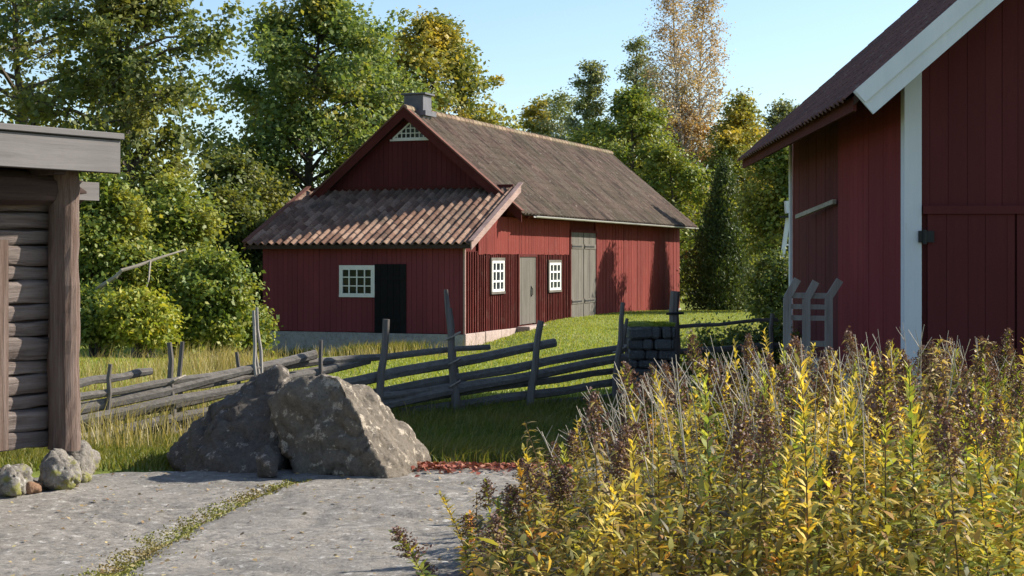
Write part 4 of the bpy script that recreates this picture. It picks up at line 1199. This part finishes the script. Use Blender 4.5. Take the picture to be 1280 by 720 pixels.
tree('maple_tree', 'lower yellowing tree showing just above the tip of the conifer', 'tree', 908, 78, 168, 100, L_YEL, 15000, 0.17, 350, 173, n1=24)
# left thicket
tree('hazel_bush', 'green hazel thicket beside the shed corner post', 'bush', 128, 37, 222, 135, L_HAZEL, 20000, 0.12, 420, 130, n1=34, stems=4, spread=0.32)
tree('hazel_bush', 'tall rounded hazel bush left of the barn, below the gap of sky', 'bush', 218, 39, 216, 135, L_HAZEL, 22000, 0.12, 420, 131, n1=36, stems=4, spread=0.32)
tree('hazel_bush', 'dark hazel bush touching the left end of the lean-to roof', 'bush', 300, 47, 232, 95, L_OAK, 16000, 0.13, 420, 132, n1=30, stems=3, spread=0.34)
tree('hazel_bush', 'mid green bush low in front of the taller left thicket', 'bush', 262, 36.5, 318, 95, L_HAZEL, 12000, 0.11, 425, 133, n1=26, stems=3, spread=0.26)
tree('hazel_bush', 'low leafy bush at the lower left of the thicket, by the shed', 'bush', 122, 34.5, 372, 75, L_HAZEL, 8000, 0.10, 425, 134, n1=20, stems=3, spread=0.24)
tree('yellow_shrub', 'bright yellow-green shrub glowing at the foot of the thicket', 'bush', 181, 34, 374, 84, L_LIME, 9000, 0.10, 425, 135, n1=24, stems=4, spread=0.22)
tree('hazel_bush', 'small green bush right beside the lean-to corner', 'bush', 308, 37.5, 388, 52, L_HAZEL, 4500, 0.10, 430, 136, n1=16, stems=3, spread=0.2)
# dead pale branch leaning out of the thicket
br_ = empty('bare_branch', at(112, 369, 34.8)); tag(br_, 'bare pale branch leaning out of the green thicket', 'branch')
bo_ = br_.location.copy()
MB().tube([at(108, 376, 34.9), at(128, 357, 34.6), at(145, 346, 34.4), at(152, 338, 34.4), at(170, 333, 34.6), at(200, 322, 35.0), at(232, 312, 35.4)], [0.06, 0.055, 0.05, 0.045, 0.04, 0.03, 0.015], 7, 1, 0.06).build('limb', PALEBARK, br_, origin=bo_)
MB().tube([at(188, 327, 34.8), at(186, 350, 34.4), at(181, 366, 34.3)], [0.025, 0.018, 0.01], 5).build('twig', PALEBARK, br_, origin=bo_)
MB().tube([at(110, 400, 34.6), at(125, 393, 34.4), at(138, 391, 34.2)], [0.035, 0.03, 0.02], 6).build('twig', PALEBARK, br_, origin=bo_)


# conical conifer: sprays set thick over a cone with an uneven skin
def conifer(px, Y, top, wpx, seed, label):
    g_ = np.random.default_rng(seed); rr = random.Random(seed)
    base = Vector(((px - CX) / F * Y, Y, 0)); base.z = ground(base.x, Y) - 0.05
    H = at(px, top, Y).z - base.z; Rr = wpx / F * Y / 2
    root = empty('conifer_tree', base); tag(root, label, 'tree')
    tm = MB(); tm.tube([(0, 0, 0), (0, 0, H * 0.5), (0, 0, H * 0.95)], [0.16, 0.09, 0.02], 8)
    cl = []
    for b in range(210):
        t = (b + rr.random()) / 210; z = 0.15 + (H - 0.2) * t
        rad = Rr * 1.08 * (1 - t ** 1.3) ** 0.95 * min(1, 0.8 + t * 1.4) * rr.uniform(0.7, 1.1); az = b * 2.39996
        p = Vector((math.cos(az) * rad, math.sin(az) * rad, z))
        tm.tube([(0, 0, max(0.05, z - rad * 0.5)), p * 0.9 + Vector((0, 0, z * 0.1 + 0.0))], [0.02, 0.008], 4)
        for f_ in (1.0, 0.8, 0.55): cl.append((p.x * f_, p.y * f_, z + (1 - f_) * -0.25))
    tm.build('trunk', BARK, root)
    C = np.array(cl); n_ = 42000
    idx = g_.integers(0, len(C), n_)
    Pn = C[idx] + g_.normal(0, 1, (n_, 3)) * [0.13, 0.13, 0.22]
    Pn = Pn[Pn[:, 2] > 0.02]; n_ = len(Pn)
    outw = Pn * [1, 1, 0]; outw = unit(outw)
    A = unit(outw * 0.55 + [0, 0, 0.8] + g_.normal(0, 0.4, (n_, 3))); Nn = unit(outw + g_.normal(0, 0.8, (n_, 3)))
    s_ = 0.13 * g_.uniform(0.6, 1.3, n_)
    V, Q = leaf_quads(Pn, A, Nn, s_, s_ * 0.42)
    link('crown', np_mesh('crown', V, Q), L_DARKC, root)


conifer(905, 62, 207, 100, 140, 'dark cone-shaped conifer beside the far end of the red barn')


# far wood behind everything, read as one mass
g_ = np.random.default_rng(150); n_ = 90000
cx_ = np.linspace(-62, 66, 70) + g_.uniform(-1, 1, 70); cy_ = g_.uniform(116, 134, 70); ch_ = g_.uniform(4.5, 7.5, 70) + 1.0 * (cx_ < -8)
k = g_.integers(0, 70, n_)
u = unit(g_.normal(0, 1, (n_, 3))) * g_.uniform(0.55, 1.0, (n_, 1)) ** 0.5 * (1 + 0.18 * np.sin(g_.uniform(0, 50, (n_, 1))))
Pn = np.column_stack([cx_[k] + u[:, 0] * 2.4, cy_[k] + u[:, 1] * 2.4, -0.5 + ch_[k] * 0.5 * (1 + u[:, 2])])
V, Q = leaf_quads(Pn, unit(g_.normal(0, 1, (n_, 3))), unit(g_.normal(0, 0.8, (n_, 3)) + [0, 0, 0.7]), g_.uniform(0.25, 0.5, n_), g_.uniform(0.2, 0.35, n_))
tag(link('far_woods', np_mesh('far_woods', V, Q), L_FAR), kind='stuff')


# ------------------------------------------------------------------ goldenrod thicket in the foreground
G_STEM = m_plain('plant_stem', (0.17, 0.12, 0.06), 0.8, 0.4, 20)
G_DRY = m_plain('dry_stalk', (0.56, 0.49, 0.39), 0.8, 0.35, 20)
G_HEAD = m_leaf('seed_head_fluff', [(0.0, (0.09, 0.042, 0.035)), (0.6, (0.18, 0.095, 0.075)), (1.0, (0.29, 0.18, 0.14))], None, transl=0.2)
G_LEAVES = {
    'green': m_leaf('goldenrod_leaves', [(0.0, (0.171, 0.244, 0.061)), (0.45, (0.329, 0.390, 0.085)), (0.85, (0.561, 0.537, 0.110)), (1.0, (0.439, 0.268, 0.110))], None, transl=0.45, per_object=True),
    'yellow': m_leaf('yellow_goldenrod_leaves', [(0.0, (0.33, 0.32, 0.075)), (0.4, (0.56, 0.47, 0.10)), (0.85, (0.805, 0.610, 0.110)), (1.0, (0.671, 0.342, 0.098))], None, transl=0.45, per_object=True),
    'orange': m_leaf('orange_goldenrod_leaves', [(0.0, (0.634, 0.439, 0.085)), (0.5, (0.830, 0.512, 0.085)), (1.0, (0.732, 0.317, 0.098))], None, transl=0.45, per_object=True),
    'brown': m_leaf('withered_goldenrod_leaves', [(0.0, (0.195, 0.146, 0.073)), (0.5, (0.390, 0.305, 0.122)), (0.85, (0.512, 0.439, 0.122)), (1.0, (0.439, 0.439, 0.098))], None, transl=0.4, per_object=True),
}


def lance_leaves(P, A, N, L, Wd, curl):
    """lance-shaped leaves: base, two shoulders, two mids, tip; bent down along their length"""
    A = unit(A); N = unit(N - (N * A).sum(1, keepdims=True) * A); B = np.cross(A, N)
    L = L[:, None]; Wd = Wd[:, None]; c = curl[:, None]
    v0 = P
    m1 = P + A * L * 0.35; m2 = P + A * L * 0.7 - N * L * c * 0.35; tip = P + A * L * 0.98 - N * L * c
    V = np.stack([v0, m1 + B * Wd * 0.5 + N * Wd * 0.12, m1 - B * Wd * 0.5 + N * Wd * 0.12, m2 + B * Wd * 0.36, m2 - B * Wd * 0.36, tip], 1).reshape(-1, 3)
    b = np.arange(len(P))[:, None] * 6
    T = np.concatenate([b + [0, 2, 1], b + [1, 2, 4], b + [1, 4, 3], b + [3, 4, 5]], 0)
    return V, T


def make_goldenrod(kind, head, H, seed):
    g_ = np.random.default_rng(seed); rr = random.Random(seed)
    bx_, by_ = rr.uniform(-0.12, 0.12), rr.uniform(-0.12, 0.12)
    axis = lambda t: np.array([bx_ * t * t, by_ * t * t, H * t])
    sm = MB(); sm.tube([axis(i / 6) for i in range(7)], [0.0055 - 0.0035 * i / 6 for i in range(7)], 5)
    nl = int(104 * H) + 8
    t = np.linspace(0.12, 0.985, nl) + g_.uniform(-0.01, 0.01, nl)
    az = np.arange(nl) * 2.39996 + g_.uniform(-0.4, 0.4, nl)
    P = np.stack([axis(x) for x in t])
    el = 0.30 + 0.75 * t ** 2 + g_.normal(0, 0.22, nl) - (0.5 if kind == 'brown' else 0.0)
    A = np.column_stack([np.cos(az) * np.cos(el), np.sin(az) * np.cos(el), np.sin(el)])
    N = np.column_stack([-np.cos(az) * np.sin(el), -np.sin(az) * np.sin(el), np.cos(el)]) + g_.normal(0, 0.25, (nl, 3))
    L = (0.088 - 0.04 * t ** 2) * g_.uniform(0.7, 1.2, nl); Wd = L * g_.uniform(0.24, 0.34, nl)
    V, T = lance_leaves(P, A, N, L, Wd, g_.uniform(0.0, 0.4, nl) + (0.4 if kind == 'brown' else 0))
    meshes = {'stem': (sm, G_STEM), 'leaves': (np_mesh('leaves', V, T), G_LEAVES[kind])}
    if head:
        C, Ax = [], []
        hb = 0.80; hh_ = H * 0.2 + 0.03
        for b in range(26):
            s = b / 26; a = b * 2.4; rad = (0.066 * (1 - s) ** 0.8 + 0.008); base = axis(hb + 0.18 * s) + np.array([0, 0, s * 0.03])
            tip = base + np.array([math.cos(a) * rad, math.sin(a) * rad, 0.02 + 0.02 * (1 - s)])
            sm.tube([base, tip], [0.0018, 0.001], 3)
            for q in range(15):
                f_ = rr.uniform(0.25, 1.1); c = base + (tip - base) * f_
                C.append(c + np.array([rr.gauss(0, 0.007), rr.gauss(0, 0.007), rr.gauss(0.005, 0.008)]))
        C = np.array(C); n_ = len(C); s_ = g_.uniform(0.009, 0.022, n_)
        V, Q = leaf_quads(C, unit(g_.normal(0, 1, (n_, 3))), unit(g_.normal(0, 1, (n_, 3))), s_, s_ * 0.7)
        meshes['seed_head'] = (np_mesh('seed_head', V, Q), G_HEAD)
    return meshes


def proto_to_objs(meshes, name):
    root = empty(name, (0, 0, 0))
    for k, (m_, mt) in meshes.items():
        if isinstance(m_, MB): m_.build(k, mt, root)
        else: link(k, m_, mt, root)
    return root


def copy_tree(o, parent=None):
    c = o.copy(); COL.objects.link(c)
    if parent is not None: c.parent = parent
    for chd in list(o.children): copy_tree(chd, c)
    return c


LBL = {('green', True): 'green-yellow goldenrod stalk topped by a brown seed head', ('green', False): 'green-yellow leafy goldenrod stalk without a seed head',
       ('yellow', True): 'yellow-leaved goldenrod stalk topped by a brown seed head', ('yellow', False): 'yellow-leaved goldenrod shoot without a seed head',
       ('orange', False): 'orange-leaved goldenrod shoot in the foreground thicket', ('brown', True): 'withered brown goldenrod stalk with a brown seed head', ('brown', False): 'withered brown goldenrod stalk without a seed head'}
protos = []
for i, (k, hd) in enumerate((('green', True), ('green', False), ('yellow', True), ('green', True), ('yellow', False), ('orange', False), ('brown', True), ('green', False), ('brown', False), ('yellow', False))):
    o = proto_to_objs(make_goldenrod(k, hd, 1.0, 300 + i), 'goldenrod_plant')
    tag(o, LBL[(k, hd)], 'plant', 'goldenrod plants of the foreground thicket')
    protos.append([o, False, k])

TOPS = [(520, 735), (560, 690), (592, 606), (620, 596), (650, 592), (690, 565), (740, 522), (800, 486), (870, 436), (960, 428), (1050, 432), (1150, 410), (1210, 426), (1300, 424), (1500, 424)]


def tops(px):
    for (a, ya), (b, yb) in zip(TOPS, TOPS[1:]):
        if a <= px <= b: return ya + (yb - ya) * (px - a) / (b - a)
    return 740 if px < 520 else 424


rr = random.Random(91)
spots = []; tries = 0
while len(spots) < 285 and tries < 60000:
    tries += 1
    Y = 5.7 + 6.5 * rr.random() ** 0.9; px = rr.uniform(545, 1330); x = (px - CX) / F * Y
    if Y > 7.4 + (px - 560) / 190.0 * 2.0: continue
    zmax = HC - (tops(px) - HY) / F * Y
    h = min(zmax * rr.uniform(0.82, 1.10), rr.uniform(0.66, 1.3)) - (-0.03)
    if h < 0.28: continue
    vis = HY + (HC - h) * F / Y
    if vis > 715: continue
    md_ = 0.135 if px > 690 else 0.11
    if any((x - a[0]) ** 2 + (Y - a[1]) ** 2 < md_ ** 2 for a in spots): continue
    spots.append((x, Y, h, px))
for (x, Y, h, px) in spots:
    w = [3.0, 2.6, 3.0, 3.0, 2.6, 2.4 if HY + (HC - h) * F / Y > 500 else 0.0, 4.4, 2.0, 2.8, 2.6]
    dr = noise.noise(Vector((x * 1.5, Y * 0.9, 3.3))); d2 = noise.noise(Vector((x * 1.9, Y * 1.2, 8.8)))
    ky = 1 + 4 * max(0, dr); kb = 1 + 5 * max(0, -dr); kg = 1 + 4 * max(0, d2); ko = 1 + 3 * max(0, -d2)
    w = [a_ * b_ for a_, b_ in zip(w, [kg, kg, ky, kg, ky, ko, kb, kg, kb, ky])]
    if px < 660: w = [4, 1, 1, 4, 1, 1.6, 5, 1, 2, 1]
    i = rr.choices(range(10), w)[0]
    pr_ = protos[i]
    if not pr_[1]: o = pr_[0]; pr_[1] = True
    else: o = copy_tree(pr_[0])
    o.location = (x, Y, -0.04); o.rotation_euler = (rr.gauss(0, 0.13), rr.gauss(0, 0.14), rr.uniform(0, 6.28))
    s = 0.75 + 0.25 * h; o.scale = (s, s, h)
for pr_ in protos:
    if not pr_[1]:
        pr_[0].location = (2.0 + rr.random(), 8.0, -0.04)

# undergrowth between the stalks: leaves and stems nobody could count
g_ = np.random.default_rng(92); P, Hs = [], []
while len(P) < 26000:
    Y = 5.4 + 7.2 * g_.random() ** 0.8; px = g_.uniform(585, 1360)
    if Y > 7.2 + (px - 590) / 190.0 * 2.0 or False: continue
    zm = (HC - (tops(px) - HY) / F * Y) * 0.68
    if zm < 0.08: continue
    P.append(((px - CX) / F * Y, Y, g_.uniform(0.0, min(0.7, zm)) ** 1.0))
P = np.array(P); n_ = len(P)
az = g_.uniform(0, 6.28, n_); el = g_.normal(0.15, 0.5, n_)
A = np.column_stack([np.cos(az) * np.cos(el), np.sin(az) * np.cos(el), np.sin(el)]); N = np.column_stack([-np.cos(az) * np.sin(el), -np.sin(az) * np.sin(el), np.cos(el)]) + g_.normal(0, 0.3, (n_, 3))
L = g_.uniform(0.04, 0.10, n_)
V, T = lance_leaves(P, A, N, L, L * 0.27, g_.uniform(0, 0.4, n_))
UNDER = m_leaf('undergrowth_leaves', [(0.0, (0.09, 0.065, 0.04)), (0.35, (0.19, 0.19, 0.055)), (0.6, (0.36, 0.34, 0.08)), (0.85, (0.58, 0.42, 0.09)), (1.0, (0.45, 0.22, 0.09))], None, transl=0.42)
tag(link('undergrowth', np_mesh('undergrowth', V, T), UNDER), kind='stuff')

# pale dry stalks, bare and leaning
stalk_protos = []
for i in range(5):
    r2 = random.Random(400 + i); b = r2.uniform(-0.22, 0.22); c2 = r2.uniform(-0.15, 0.15)
    m = MB(); pts = [(b * t * t + 0.012 * math.sin(t * 9 + i), c2 * t * t, t - (0.18 * max(0, t - 0.8) * 5 * abs(b))) for t in [k / 8 for k in range(9)]]
    m.tube(pts, [0.0045 - 0.0028 * k / 8 for k in range(9)], 5)
    for q in range(3):
        k = r2.randint(4, 7); p = Vector(pts[k]); a = r2.uniform(0, 6.28)
        m.tube([p, p + Vector((math.cos(a) * 0.06, math.sin(a) * 0.06, 0.09))], [0.0025, 0.0012], 4)
    o = m.build('dry_stalk', G_DRY)
    tag(o, 'bare pale dry stalk leaning among the goldenrod', 'stalk', 'bare dry stalks in the thicket')
    stalk_protos.append([o, False])
rr = random.Random(95); k = 0
hot = [(832, 60), (820, 40), (1010, 45), (1000, 30), (880, 60), (1130, 20), (760, 50), (960, 300), (1100, 250)]
while k < 140:
    h0, sp = hot[k % len(hot)]
    px = rr.gauss(h0, sp); Y = rr.uniform(6.5, 11.2)
    if px < 690 or px > 1290 or Y > 7.4 + (px - 560) / 190.0 * 2.0: continue
    h = min((HC - (tops(px) - HY) / F * Y) * rr.uniform(0.95, 1.1), 1.3)
    if h < 0.35: continue
    pr_ = stalk_protos[k % 5]
    if not pr_[1]: o = pr_[0]; pr_[1] = True
    else: o = pr_[0].copy(); COL.objects.link(o)
    o.location = ((px - CX) / F * Y, Y, -0.04); o.rotation_euler = (rr.uniform(-0.2, 0.2), rr.gauss(-0.1, 0.2), rr.uniform(-0.8, 0.8)); o.scale = (1, 1, h)
    k += 1
SC.render.engine = 'CYCLES'
SC.cycles.max_bounces = 6; SC.cycles.transparent_max_bounces = 4
